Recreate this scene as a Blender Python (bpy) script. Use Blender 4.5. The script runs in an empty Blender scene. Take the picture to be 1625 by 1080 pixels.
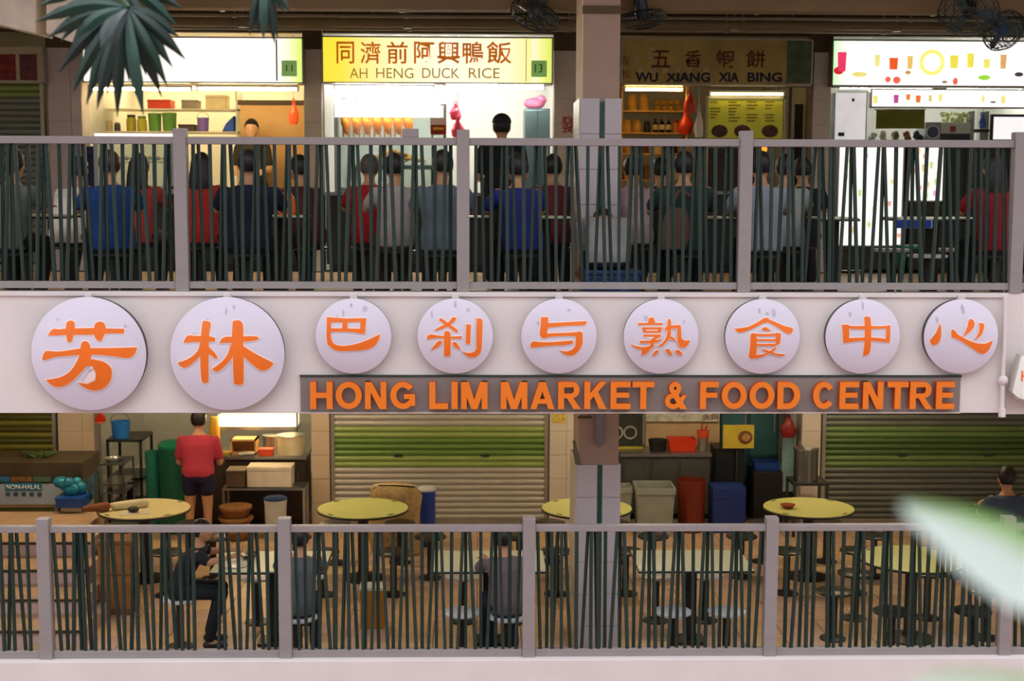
import bpy, bmesh, math, random
from mathutils import Vector, Matrix

random.seed(11)
rnd = random.uniform
SC = bpy.context.scene
COL = SC.collection
PI = math.pi

# ------------------------------------------------------------------ camera
F = 2250.0                 # focal length in pixels of the 1625 x 1080 frame
HC = 4.08                  # eye height above the lower floor
ZU = 3.07                  # upper floor level
PITCH = math.atan(245 / F)
YAW = math.radians(1.4)
ROLL = 0.0037
C0 = Vector((0, 0, HC))
ROT = (Matrix.Rotation(-YAW, 3, 'Z') @ Matrix.Rotation(PI / 2 - PITCH, 3, 'X') @ Matrix.Rotation(ROLL, 3, 'Z'))
cd = bpy.data.cameras.new('camera')
cam = bpy.data.objects.new('camera', cd)
COL.objects.link(cam)
cam.matrix_world = Matrix.Translation(C0) @ ROT.to_4x4()
cd.sensor_width = 36.0
cd.lens = 36.0 * F / 1625.0
cd.clip_end = 300
cd.dof.use_dof = True
cd.dof.focus_distance = 11.6
cd.dof.aperture_fstop = 2.4
SC.camera = cam

# ------------------------------------------------------------------ sky light and exposure
SC.view_settings.view_transform = 'Standard'
SC.view_settings.look = 'None'
SC.view_settings.exposure = 0.0
SC.view_settings.gamma = 1.0
SC.view_settings.use_curve_mapping = False
SKY = 2.75
world = bpy.data.worlds.new('overcast_sky')
SC.world = world
world.use_nodes = True
wn = world.node_tree.nodes
wl = world.node_tree.links
wn.clear()
wo = wn.new('ShaderNodeOutputWorld')
wb = wn.new('ShaderNodeBackground')
wt = wn.new('ShaderNodeTexCoord')
wx = wn.new('ShaderNodeSeparateXYZ')
wm = wn.new('ShaderNodeMapRange')
wm.inputs['From Min'].default_value = 0.0
wm.inputs['From Max'].default_value = 1.0
wm.inputs['To Min'].default_value = 0.33 * SKY
wm.inputs['To Max'].default_value = 1.0 * SKY
wl.new(wt.outputs['Generated'], wx.inputs[0])
wl.new(wx.outputs['Z'], wm.inputs['Value'])
wl.new(wm.outputs[0], wb.inputs['Strength'])
wb.inputs['Color'].default_value = (0.94, 0.95, 1.0, 1)
wl.new(wb.outputs[0], wo.inputs['Surface'])


def ray(px, py):
    return ROT @ Vector(((px - 812.5) / F, (540 - py) / F, -1))


def at(px, py, Y):
    d = ray(px, py)
    return C0 + d * (Y / d.y)


def X(px, Y, py=540):
    return at(px, py, Y).x


def Z(py, Y, px=800):
    return at(px, py, Y).z


# ------------------------------------------------------------------ materials
def lin(c):
    o = []
    for v in c:
        v = v / 255.0
        o.append(v / 12.92 if v <= 0.04045 else ((v + 0.055) / 1.055) ** 2.4)
    return o


MATS = {}


def M(name, col=None, rough=0.6, metal=0.0, var=0.10, scale=6.0, emit=0.0, bump=0.0, ecol=None, trans=0.0):
    if name in MATS:
        return MATS[name]
    m = bpy.data.materials.new(name)
    m.use_nodes = True
    nt = m.node_tree
    b = nt.nodes['Principled BSDF']
    c = lin(col)
    b.inputs['Roughness'].default_value = rough
    b.inputs['Metallic'].default_value = metal
    tc = nt.nodes.new('ShaderNodeTexCoord')
    nz = nt.nodes.new('ShaderNodeTexNoise')
    nz.inputs['Scale'].default_value = scale
    nz.inputs['Detail'].default_value = 4
    nt.links.new(tc.outputs['Object'], nz.inputs['Vector'])
    rp = nt.nodes.new('ShaderNodeValToRGB')
    rp.color_ramp.elements[0].position = 0.3
    rp.color_ramp.elements[1].position = 0.7
    rp.color_ramp.elements[0].color = [max(0, x * (1 - var)) for x in c] + [1]
    rp.color_ramp.elements[1].color = [min(1, x * (1 + var)) for x in c] + [1]
    nt.links.new(nz.outputs['Fac'], rp.inputs['Fac'])
    nt.links.new(rp.outputs['Color'], b.inputs['Base Color'])
    if bump:
        bp = nt.nodes.new('ShaderNodeBump')
        bp.inputs['Strength'].default_value = bump
        bp.inputs['Distance'].default_value = 0.01
        nt.links.new(nz.outputs['Fac'], bp.inputs['Height'])
        nt.links.new(bp.outputs[0], b.inputs['Normal'])
    if emit:
        if ecol:
            b.inputs['Emission Color'].default_value = lin(ecol) + [1]
        else:
            nt.links.new(rp.outputs['Color'], b.inputs['Emission Color'])
        b.inputs['Emission Strength'].default_value = emit
    if trans:
        b.inputs['Transmission Weight'].default_value = trans
    MATS[name] = m
    return m


def ramp_mat(name, axis, stops, emit=0.0, rough=0.5):
    """colour graded along one object axis; stops = [(position in metres, colour)]"""
    m = bpy.data.materials.new(name)
    m.use_nodes = True
    nt = m.node_tree
    b = nt.nodes['Principled BSDF']
    tc = nt.nodes.new('ShaderNodeTexCoord')
    sx = nt.nodes.new('ShaderNodeSeparateXYZ')
    mr = nt.nodes.new('ShaderNodeMapRange')
    lo, hi = stops[0][0], stops[-1][0]
    mr.inputs['From Min'].default_value = lo
    mr.inputs['From Max'].default_value = hi
    rp = nt.nodes.new('ShaderNodeValToRGB')
    el = rp.color_ramp.elements
    while len(el) < len(stops):
        el.new(0.5)
    for e, (p, c) in zip(el, stops):
        e.position = (p - lo) / (hi - lo)
        e.color = lin(c) + [1]
    nt.links.new(tc.outputs['Object'], sx.inputs[0])
    nt.links.new(sx.outputs['XYZ'.index(axis)], mr.inputs['Value'])
    nt.links.new(mr.outputs[0], rp.inputs['Fac'])
    nt.links.new(rp.outputs['Color'], b.inputs['Base Color'])
    b.inputs['Roughness'].default_value = rough
    if emit:
        nt.links.new(rp.outputs['Color'], b.inputs['Emission Color'])
        b.inputs['Emission Strength'].default_value = emit
    MATS[name] = m
    return m


# ------------------------------------------------------------------ object helpers
ORG = {}


def tag(o, label=None, cat=None, group=None, kind=None):
    if label:
        o['label'] = label
    if cat:
        o['category'] = cat
    if group:
        o['group'] = group
    if kind:
        o['kind'] = kind
    return o


def T(name, label, cat, loc=(0, 0, 0), group=None, rotz=0.0):
    o = bpy.data.objects.new(name, None)
    o.empty_display_size = 0.1
    COL.objects.link(o)
    o.location = loc
    o.rotation_euler = (0, 0, rotz)
    ORG[o] = Vector(loc)
    return tag(o, label, cat, group)


class MB:
    def __init__(s):
        s.v = []
        s.f = []
        s.m = []

    def add(s, vs, fs, mi=0):
        n = len(s.v)
        s.v += [Vector(p) for p in vs]
        s.f += [[n + i for i in f] for f in fs]
        s.m += [mi] * len(fs)
        return s

    def box(s, x0, x1, y0, y1, z0, z1, mi=0):
        x0, x1 = min(x0, x1), max(x0, x1)
        z0, z1 = min(z0, z1), max(z0, z1)
        return s.add([(x0, y0, z0), (x1, y0, z0), (x1, y1, z0), (x0, y1, z0), (x0, y0, z1), (x1, y0, z1), (x1, y1, z1), (x0, y1, z1)],
                     [(0, 3, 2, 1), (4, 5, 6, 7), (0, 1, 5, 4), (1, 2, 6, 5), (2, 3, 7, 6), (3, 0, 4, 7)], mi)

    def cbox(s, c, sz, rot=None, mi=0):
        c = Vector(c)
        vs = []
        for dz in (-.5, .5):
            for dx, dy in ((-.5, -.5), (.5, -.5), (.5, .5), (-.5, .5)):
                p = Vector((dx * sz[0], dy * sz[1], dz * sz[2]))
                vs.append(c + (rot @ p if rot else p))
        return s.add(vs, [(0, 3, 2, 1), (4, 5, 6, 7), (0, 1, 5, 4), (1, 2, 6, 5), (2, 3, 7, 6), (3, 0, 4, 7)], mi)

    def pbox(s, p0, p1, q0, q1, Y, d, mi=0):
        """box whose front face covers pixels p0..p1 x q0..q1 at distance Y, d deep"""
        a = at(p0, q1, Y)
        b = at(p1, q0, Y)
        return s.box(a.x, b.x, Y, Y + d, a.z, b.z, mi)

    def tube(s, p0, p1, r0, r1=None, n=8, mi=0, ref=None):
        p0 = Vector(p0)
        p1 = Vector(p1)
        r1 = r0 if r1 is None else r1
        d = (p1 - p0).normalized()
        u = d.cross(Vector((0, 0, 1)) if abs(d.z) < .9 else Vector((0, 1, 0))).normalized()
        w = d.cross(u)
        vs = []
        for p, r in ((p0, r0), (p1, r1)):
            for k in range(n):
                a = 2 * PI * (k + .5) / n
                vs.append(p + (u * math.cos(a) + w * math.sin(a)) * r)
        fs = [(k, (k + 1) % n, n + (k + 1) % n, n + k) for k in range(n)]
        fs += [tuple(reversed(range(n))), tuple(range(n, 2 * n))]
        return s.add(vs, fs, mi)

    def path(s, pts, r, n=6, mi=0):
        for a, b in zip(pts[:-1], pts[1:]):
            s.tube(a, b, r, r, n, mi)
        return s

    def ring(s, c, R, r, ax=(0, 0, 1), n=24, m=6, mi=0):
        c = Vector(c)
        ax = Vector(ax).normalized()
        u = ax.orthogonal().normalized()
        w = ax.cross(u)
        vs = []
        for i in range(n):
            a = 2 * PI * i / n
            e = u * math.cos(a) + w * math.sin(a)
            for j in range(m):
                b = 2 * PI * j / m
                vs.append(c + e * (R + r * math.cos(b)) + ax * r * math.sin(b))
        fs = [(i * m + j, ((i + 1) % n) * m + j, ((i + 1) % n) * m + (j + 1) % m, i * m + (j + 1) % m) for i in range(n) for j in range(m)]
        return s.add(vs, fs, mi)

    def lathe(s, prof, c, n=20, mi=0, sx=1.0, sy=1.0, ax='Z'):
        """prof = [(r, h)] from the bottom up, closed at both ends"""
        vs = []
        c = Vector(c)
        for r, h in prof:
            for k in range(n):
                a = 2 * PI * k / n
                p = Vector((r * math.cos(a) * sx, r * math.sin(a) * sy, h))
                if ax == 'Y':
                    p = Vector((p.x, -h, p.y))
                vs.append(c + p)
        fs = []
        for i in range(len(prof) - 1):
            for k in range(n):
                fs.append((i * n + k, i * n + (k + 1) % n, (i + 1) * n + (k + 1) % n, (i + 1) * n + k))
        fs += [tuple(reversed(range(n))), tuple(range((len(prof) - 1) * n, len(prof) * n))]
        return s.add(vs, fs, mi)

    def ell(s, c, r, n=12, m=8, mi=0, rot=None):
        prof = []
        c = Vector(c)
        if isinstance(r, (int, float)):
            r = (r, r, r)
        vs = [Vector((0, 0, -r[2]))]
        for i in range(1, m):
            t = -PI / 2 + PI * i / m
            for k in range(n):
                a = 2 * PI * k / n
                vs.append(Vector((r[0] * math.cos(t) * math.cos(a), r[1] * math.cos(t) * math.sin(a), r[2] * math.sin(t))))
        vs.append(Vector((0, 0, r[2])))
        if rot:
            vs = [rot @ v for v in vs]
        vs = [c + v for v in vs]
        fs = [(0, 1 + (k + 1) % n, 1 + k) for k in range(n)]
        for i in range(m - 2):
            for k in range(n):
                fs.append((1 + i * n + k, 1 + i * n + (k + 1) % n, 1 + (i + 1) * n + (k + 1) % n, 1 + (i + 1) * n + k))
        L = len(vs) - 1
        b = 1 + (m - 2) * n
        fs += [(L, b + k, b + (k + 1) % n) for k in range(n)]
        return s.add(vs, fs, mi)

    def cap(s, p0, p1, r0, r1, n=10, mi=0):
        """tapered capsule"""
        p0 = Vector(p0)
        p1 = Vector(p1)
        d = (p1 - p0)
        L = d.length
        d.normalize()
        u = d.orthogonal().normalized()
        w = d.cross(u)
        rings = []
        for i in (0, 1, 2, 3):
            t = -PI / 2 + (PI / 2) * i / 3
            rings.append((p0 + d * r0 * math.sin(t), r0 * max(.05, math.cos(t))))
        for i in (0, 1, 2, 3):
            t = (PI / 2) * i / 3
            rings.append((p1 + d * r1 * math.sin(t), r1 * max(.05, math.cos(t))))
        return s.loft([(c, r, r) for c, r in rings], u, w, n, mi)

    def loft(s, rings, u=Vector((1, 0, 0)), w=Vector((0, 1, 0)), n=14, mi=0):
        """rings = [(centre, rx, ry)], closed"""
        vs = []
        for c, rx, ry in rings:
            for k in range(n):
                a = 2 * PI * k / n
                vs.append(Vector(c) + u * rx * math.cos(a) + w * ry * math.sin(a))
        N = len(rings)
        fs = [(i * n + k, i * n + (k + 1) % n, (i + 1) * n + (k + 1) % n, (i + 1) * n + k) for i in range(N - 1) for k in range(n)]
        fs += [tuple(reversed(range(n))), tuple(range((N - 1) * n, N * n))]
        return s.add(vs, fs, mi)

    def prism(s, poly, y0, y1, mi=0):
        """poly = [(x, z)] extruded from y0 (front) to y1"""
        n = len(poly)
        vs = [(x, y0, z) for x, z in poly] + [(x, y1, z) for x, z in poly]
        fs = [tuple(range(n)), tuple(reversed(range(n, 2 * n)))]  # unseen parapet added to carry the pot and limit light on the interiors
        fs += [(k, n + k, n + (k + 1) % n, (k + 1) % n) for k in range(n)]
        return s.add(vs, fs, mi)

    def mesh(s, name, org=Vector((0, 0, 0)), smooth=False, bevel=0.0, fix=True):
        me = bpy.data.meshes.new(name)
        me.from_pydata([v - org for v in s.v], [], s.f)
        me.polygons.foreach_set('material_index', s.m)
        bm = bmesh.new()
        bm.from_mesh(me)
        if fix:
            bmesh.ops.recalc_face_normals(bm, faces=bm.faces)
        if bevel:
            es = [e for e in bm.edges if len(e.link_faces) == 2 and e.calc_face_angle(0) > 0.6]
            bmesh.ops.bevel(bm, geom=es, offset=bevel, segments=2, affect='EDGES', profile=0.6, clamp_overlap=True)
        bm.to_mesh(me)
        bm.free()
        if smooth:
            me.shade_smooth()
            me.set_sharp_from_angle(angle=math.radians(42))
        return me

    def build(s, name, mat, parent=None, smooth=False, bevel=0.0):
        if parent is not None:
            org = ORG[parent]
        else:
            xs = [v.x for v in s.v]
            ys = [v.y for v in s.v]
            zs = [v.z for v in s.v]
            org = Vector(((min(xs) + max(xs)) / 2, (min(ys) + max(ys)) / 2, min(zs)))
        me = s.mesh(name, org, smooth, bevel)
        for k in (mat if isinstance(mat, (list, tuple)) else [mat]):
            me.materials.append(k)
        return link(name, me, parent, org)


def link(name, me, parent, org, loc=None):
    o = bpy.data.objects.new(name, me)
    COL.objects.link(o)
    if parent is not None:
        o.parent = parent
        ORG[o] = ORG[parent]
        if loc is not None:
            o.location = loc
    else:
        o.location = org
        ORG[o] = Vector(org)
    return o


def inst(src, parent, loc, name=None):
    o = src.copy()
    COL.objects.link(o)
    o.parent = parent
    o.location = loc
    if name:
        o.name = name
    return o


def copy_tree(root, loc, rotz=0.0, label=None, group=None):
    r = root.copy()
    COL.objects.link(r)
    r.location = loc
    r.rotation_euler = (0, 0, rotz)
    ORG[r] = Vector(loc)
    if label:
        r['label'] = label
    if group:
        r['group'] = group
    for ch in list(root.children):
        c = ch.copy()
        COL.objects.link(c)
        c.parent = r
        for g in list(ch.children):
            d = g.copy()
            COL.objects.link(d)
            d.parent = c
    return r


def struct(name, mb, mat, parent=None, **k):
    o = mb.build(name, mat, parent, **k)
    if parent is None:
        o['kind'] = 'structure'
    return o


def thing(name, label, cat, mb, mat, group=None, **k):
    return tag(mb.build(name, mat, None, **k), label, cat, group)


def rest(z, *keys):
    """set the things whose label holds one of keys down on a surface at height z"""
    for o in COL.objects:
        if o.parent is None and o.get('category') and any(k in o.get('label', '') for k in keys):
            o.location.z = z


TEXTQ = []


def txt(body, p0, p1, q0, q1, Y, mat, parent, name='lettering', ext=0.004, bold=0.0):
    """lettering fitted to a pixel box on the plane at distance Y"""
    cu = bpy.data.curves.new(name, 'FONT')
    cu.body = body
    cu.size = 1.0
    cu.offset = bold
    cu.resolution_u = 3
    o = bpy.data.objects.new('tmp_' + name, cu)
    COL.objects.link(o)
    a = at(p0, q1, Y)
    b = at(p1, q0, Y)
    TEXTQ.append((o, name, a.x, b.x, a.z, b.z, Y, mat, parent, ext))


REMESH = []      # (object, extra MB)


def bake_all():
    dg = bpy.context.evaluated_depsgraph_get()
    dg.update()
    done = []
    for (o, name, x0, x1, z0, z1, Y, mat, parent, ext) in TEXTQ:
        me = bpy.data.meshes.new_from_object(o.evaluated_get(dg))
        done.append((me, o))
    for (o, extra, mats) in REMESH:
        me = bpy.data.meshes.new_from_object(o.evaluated_get(dg))
        done.append((me, o))
    nt = len(TEXTQ)
    for (me, tmp), (o, name, x0, x1, z0, z1, Y, mat, parent, ext) in zip(done[:nt], TEXTQ):
        cu = o.data
        COL.objects.unlink(o)
        bpy.data.objects.remove(o)
        bpy.data.curves.remove(cu)
        if not len(me.vertices):
            continue
        xs = [v.co.x for v in me.vertices]
        ys = [v.co.y for v in me.vertices]
        ax, bx, ay, by = min(xs), max(xs), min(ys), max(ys)
        bm = bmesh.new()
        bm.from_mesh(me)
        org = ORG[parent]
        for v in bm.verts:
            v.co = Vector((x0 + (v.co.x - ax) / (bx - ax) * (x1 - x0), Y, z0 + (v.co.y - ay) / max(1e-6, by - ay) * (z1 - z0))) - org
        r = bmesh.ops.extrude_face_region(bm, geom=list(bm.faces))
        for e in r['geom']:
            if isinstance(e, bmesh.types.BMVert):
                e.co.y -= ext
        bmesh.ops.recalc_face_normals(bm, faces=bm.faces)
        bm.to_mesh(me)
        bm.free()
        me.name = name
        me.materials.clear()
        me.materials.append(mat)
        link(name, me, parent, org)
    for (me, o), (oo, extra, mats) in zip(done[nt:], REMESH):
        o.modifiers.clear()
        if extra:
            n = len(me.vertices)
            vs = [v.co.copy() for v in me.vertices] + extra.v
            fs = [tuple(p.vertices) for p in me.polygons] + [tuple(n + i for i in f) for f in extra.f]
            mi = [0] * len(me.polygons) + extra.m
            m2 = bpy.data.meshes.new(me.name)
            m2.from_pydata(vs, [], fs)
            m2.polygons.foreach_set('material_index', mi)
            me = m2
        me.shade_smooth()
        me.materials.clear()
        for k in mats:
            me.materials.append(k)
        o.data = me
# ================================================================== THE BUILDING
YR = 11.2                       # plane of both railings
YS = 16.8                       # stall fronts
m_white = M('painted_plaster_white', (231, 222, 221), 0.75, var=0.04, scale=2.5, bump=0.05)
m_rail = M('rail_paint_grey', (150, 142, 141), 0.5, var=0.05, scale=9)
m_bar = M('bar_paint_green', (22, 46, 37), 0.45, var=0.18, scale=5)
m_wall = M('corridor_plaster_cream', (214, 203, 184), 0.8, var=0.06, scale=2)
m_dark = M('bulkhead_paint_brown', (92, 78, 54), 0.8, var=0.2, scale=3)
m_beam = M('beam_paint_tan', (140, 116, 84), 0.8, var=0.1, scale=2)
m_tile = M('pillar_tile_cream', (212, 204, 188), 0.35, var=0.04, scale=3)
m_tile2 = M('pillar_tile_lavender', (198, 190, 194), 0.35, var=0.04, scale=3)
m_mosaic = M('mosaic_dark_green', (32, 82, 76), 0.3, var=0.3, scale=30)
m_grout = M('grout_grey', (160, 152, 144), 0.9)
m_floor = M('floor_tile_terracotta_tan', (208, 178, 136), 0.4, var=0.12, scale=3)
m_floor2 = M('floor_tile_pinkish', (202, 172, 150), 0.4, var=0.12, scale=3)
m_slabceil = M('ceiling_paint', (190, 182, 168), 0.85)
m_stallwall = M('stall_wall_white', (226, 228, 222), 0.5, var=0.03)
m_steel = M('brushed_steel', (168, 172, 172), 0.28, 0.9, var=0.1, scale=4)
m_dsteel = M('dark_steel', (62, 66, 66), 0.4, 0.6, var=0.15)
m_black = M('black_plastic', (20, 21, 22), 0.5, var=0.2)
m_alu = M('aluminium_frame', (170, 166, 152), 0.4, 0.6)
m_ground = M('courtyard_brick_paving', (158, 122, 116), 0.85, var=0.12, scale=1.5)

XL, XR_ = -7.2, 7.6
b = MB().box(-40, 40, -30, 60, -3.75, -3.6)
struct('ground', b, m_ground)
# unseen block added behind the camera to cut light on the interiors
struct('wall_light_block', MB().box(-22, 22, -8.5, -7.0, -3.6, 11.0), M('light_block_plaster', (176, 168, 162), .85, var=.1, scale=1))
# lower floor and front wall below it
b = MB().box(XL, XR_, 11.36, 20.2, -0.3, -0.012)
floor_lo = struct('floor', b, m_grout)
b = MB().box(XL, XR_, 11.1, 11.36, -3.6, Z(1046, 11.1))
struct('wall_front', b, m_white, bevel=0.012)
# upper slab with its white fascia
b = MB().box(XL, XR_, 11.3, 20.2, 2.84, ZU - 0.012)
floor_up = struct('floor_upper', b, m_slabceil)
xe = X(1596, 11.1, 560)
ft, fb = Z(464, 11.1), Z(655, 11.1)
b = MB().box(XL, xe, 11.1, 11.3, fb, ft)
struct('wall_fascia', b, m_white, bevel=0.006)
struct('trim_2', MB().box(XL, xe - 0.02, 11.08, 11.1, ft - 0.03, ft - 0.004), m_white)
b = MB().box(xe, XR_, 11.16, 11.3, fb - 0.02, ft)
struct('wall_fascia_side', b, m_white)
# ceiling of the upper corridor, unseen front eave added to shade the diners
b = MB().box(XL, XR_, 9.6, 20.2, 6.75, 6.95)
struct('ceiling', b, m_slabceil)
b = MB().box(XL, XR_, 20.0, 20.2, 0, 6.75)
struct('wall_back', b, m_stallwall)
b = MB().box(XL - 0.2, XL, 11.3, 20.2, 0, 6.75)
struct('wall_left', b, m_wall)
b = MB().box(XR_, XR_ + 0.2, 11.3, 20.2, 0, 6.75)
struct('wall_right', b, m_wall)
b = MB().box(XL, XR_, 16.98, 17.1, 5.86, 6.75)
struct('wall_bulkhead', b, m_dark)
b = MB().box(XL, XR_, 13.3, 13.55, Z(15, 13.3), 6.75)
struct('trim_1', b, m_beam, bevel=0.01)


# floor tiles: the ones that show largest as pieces, the others joined
def tiles(floor, z, y0, y1, n_single, size, mats):
    cells = []
    nx = int((XR_ - XL) / size)
    ny = int((y1 - y0) / size)
    for j in range(ny):
        for i in range(nx):
            cells.append((XL + size * (i + .5), y0 + size * (j + .5)))
    inview = [c for c in cells if abs(c[0] + 0.02 * c[1]) < 0.37 * c[1]]
    inview.sort(key=lambda c: c[1])
    single = set(inview[:n_single])
    ms = []
    h = size / 2 - 0.004
    for mt in mats:
        me = MB().box(-h, h, -h, h, -0.012, 0).mesh('floor_tile', bevel=0.0)
        me.materials.append(mt)
        ms.append(me)
    rest = [MB() for _ in mats]
    for c in cells:
        k = 0 if rnd(0, 1) < 0.5 else 1
        if c in single:
            o = bpy.data.objects.new('floor_tile', ms[k])
            COL.objects.link(o)
            o.parent = floor
            o.location = Vector((c[0], c[1], z)) - ORG[floor]
        else:
            rest[k].box(c[0] - h, c[0] + h, c[1] - h, c[1] + h, z - 0.012, z)
    r = MB()
    for k, q in enumerate(rest):
        r.add(q.v, q.f, k)
    o = r.build('floor_tiles_far', mats, floor)
    o['kind'] = 'stuff'


tiles(floor_lo, 0.0, 11.4, 16.9, 290, 0.4, (m_floor, m_floor2))
tiles(floor_up, ZU, 11.4, 16.9, 200, 0.4, (m_floor, m_floor2))

# stairs behind the lower railing, at the cart
m_step = M('step_tile_tan', (188, 156, 122), 0.6, var=0.1)
m_riser = M('step_riser_pink', (196, 172, 164), 0.6, var=0.1)
m_nose = M('step_nosing_dark', (50, 42, 32), 0.7)
st = MB().box(XL, X(128, 14.3), 14.2, 15.0, 0, 0.6)
stairs = struct('stairs', st, m_step)
for k in range(4):
    ya = 12.35 + 0.46 * k
    zt = 0.15 * (k + 1)
    x1 = X(132 + 4 * k, ya, 1000 - 45 * k)
    q = MB().box(XL, x1, ya, 14.25, zt - 0.15 + (0.0 if k == 0 else 0.001), zt - 0.025, 1)
    q.box(XL, x1, ya - 0.02, ya + 0.5, zt - 0.025, zt, 0)
    q.box(XL, x1, ya - 0.026, ya - 0.02, zt - 0.03, zt - 0.008, 2)
    q.build('step', (m_step, m_riser, m_nose), stairs)

# tiled pillar standing through both floors, front row
m_pbrown = M('pillar_paint_brown', (172, 146, 130), 0.75, var=0.04)
m_pside = M('pillar_paint_lit_side', (222, 200, 160), 0.75, var=0.04)  # paler tone paints the light on the pillar's left side
YP = 12.2


def tile_face(parent, xs, zs, y, mt, th=0.012, gap=0.004):
    for i in range(len(xs) - 1):
        for j in range(len(zs) - 1):
            MB().box(xs[i] + gap / 2, xs[i + 1] - gap / 2, y - th, y, zs[j] + gap / 2, zs[j + 1] - gap / 2).build('tile', mt, parent)


def front_pillar(name, z0, ztile, z1, pl, pr, pyt, tz):
    x0, x1 = X(pl, YP, pyt), X(pr, YP, pyt)
    o = struct(name, MB().box(x0 + .012, x1 - .012, YP + .012, YP + .72, z0, z1), m_pbrown)
    xm = (x0 + x1) / 2 + 0.01
    zs = [z0]
    z = ztile
    lst = []
    while z > z0 + 0.05:
        lst.append(z)
        z -= tz
    zs = [z0] + sorted(lst)
    MB().box(x0 - 0.005, x1 + 0.005, YP + 0.005, YP + .73, z0, ztile).build('tile_bed', m_grout, o)
    tile_face(o, [x0 - .008, xm - .022], zs, YP + .005, m_tile2)
    tile_face(o, [xm + .022, x1 + .008], zs, YP + .005, m_tile2)
    z = z0
    while z < ztile - .03:
        MB().box(xm - .017, xm + .017, YP - .004, YP + .005, z + .002, min(z + .034, ztile)).build('mosaic_tile', m_mosaic, o)
        z += .036
    for j in range(len(zs) - 1):
        for (ya, yb) in ((YP, YP + .36), (YP + .36, YP + .73)):
            MB().box(x0 - .017, x0 - .005, ya + .002, yb - .002, zs[j] + .002, zs[j + 1] - .002).build('tile', m_tile, o)
    return o, x0, x1


zt = Z(155, YP)
po, x0, x1 = front_pillar('pillar_upper', ZU, zt, 6.75, 922, 985, 200, 0.30)
MB().box(x0 + .005, x1 - .01, YP - .012, YP + .012, Z(20, YP), Z(8, YP)).build('band', m_dark, po)
MB().box(x0 + .002, x0 + .012, YP + .012, YP + .72, zt, 6.75).build('side_panel', m_pside, po)  # thin sheet on the left face carrying the painted light
zt = Z(737, YP)
po, x0, x1 = front_pillar('pillar_lower', 0, zt, 2.84, 916, 983, 800, 0.29)
cb = MB()
c = at(951, 660, YP)
cb.lathe([(.002, -.0), (.03, .03), (.042, .08), (.042, .75)], (c.x, YP - .03, Z(709, YP)), 12, sy=.8)
cb.build('conduit_cover', M('conduit_grey', (128, 122, 128), 0.5), po, smooth=True)
MB().pbox(917, 939, 660, 664, YP - .004, .012).build('slot', m_dark, po)
g = MB()
g.prism([(x0 - .02, zt - .0), (x0 - .045, zt + .21), (x0 - .02, zt + .21), (x0 + .03, zt)], YP - .002, YP + .01)
g.build('corner_guard', M('guard_olive', (104, 102, 78), 0.6), po)


# stall pillars clad in cream tile
def bay_pillar(name, p0, p1, py, z0, ztop, zpaint, side=0.22, tz=0.29, mt=None):
    xa, xb = X(p0, YS, py), X(p1, YS, py)
    o = struct(name, MB().box(xa, xb, YS, 17.1, z0, ztop), m_grout)
    z = z0
    while z < zpaint - .02:
        za, zb = z, min(z + tz, zpaint)
        w = xb - xa
        xs = [xa, xb] if w < .26 else [xa, xa + w * .68, xb]
        tile_face(o, xs, [za, zb], YS, mt or m_tile)
        z += tz
    if zpaint < ztop:
        MB().box(xa - .01, xb + .01, YS - .02, YS, zpaint, ztop).build('paint_panel', m_dark, o)
    return o


m_tile3 = M('pillar_tile_beige', (206, 188, 160), 0.4, var=0.04, scale=3)
UPX = [(78, 131), (483, 511), (879, 914), (1289, 1317), (1690, 1722), (-330, -300)]
for i, (a_, b_) in enumerate(UPX):
    bay_pillar('pillar_stall_upper', a_, b_, 200, ZU, 6.75, Z(80, YS), mt=m_tile2 if i == 0 else m_tile)
LPX = [(93, 150), (494, 523), (872, 912), (1272, 1302), (1690, 1722), (-330, -300)]
for i, (a_, b_) in enumerate(LPX):
    bay_pillar('pillar_stall_lower', a_, b_, 700, 0, 2.84, 2.84, mt=m_tile3 if i < 2 else m_tile)
# partitions between the stalls and the stall ceilings
for (a_, b_) in UPX:
    x = X((a_ + b_) / 2, YS, 200)
    struct('wall_partition_upper', MB().box(x - .05, x + .05, 17.1, 20.0, ZU, 5.95), m_stallwall)
for (a_, b_) in LPX:
    x = X((a_ + b_) / 2, YS, 700)
    struct('wall_partition_lower', MB().box(x - .05, x + .05, 17.1, 20.0, 0, 2.84), m_stallwall)
struct('ceiling_stalls', MB().box(XL, XR_, 17.1, 20.0, 5.86, 5.95), m_stallwall)

# pipes and trunking under the upper ceiling
m_pipe = M('pipe_paint_olive', (126, 112, 76), 0.45, var=0.1)
m_pipe2 = M('pipe_galvanised', (150, 142, 122), 0.35, 0.5)
for (py, Y, r, mt, lab) in ((38, 15.4, .045, m_pipe, 'thick olive water pipe running below the upper ceiling'),
                            (27, 14.9, .018, m_pipe2, 'thin grey conduit above the olive pipe'),
                            (47, 15.9, .022, m_pipe2, 'thin grey conduit just above the shop signs'),
                            (16, 14.2, .025, m_pipe, 'olive conduit tucked behind the tan ceiling beam')):
    z = Z(py, Y)
    t = T('ceiling_pipe', lab, 'pipe', (0, Y, z))
    MB().tube((XL, Y, z), (XR_, Y, z), r, n=12).build('pipe', mt, t, smooth=True)
    for k in range(8):
        x = -6 + 1.75 * k
        MB().tube((x, Y, z - r * 1.2), (x, Y, z - r * 1.2 + .03), r * 1.1, n=8).build('clamp', m_pipe2, t)
        MB().tube((x, Y, z), (x, Y, 6.75), .008, n=6).build('hanger_rod', m_pipe2, t)
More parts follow.
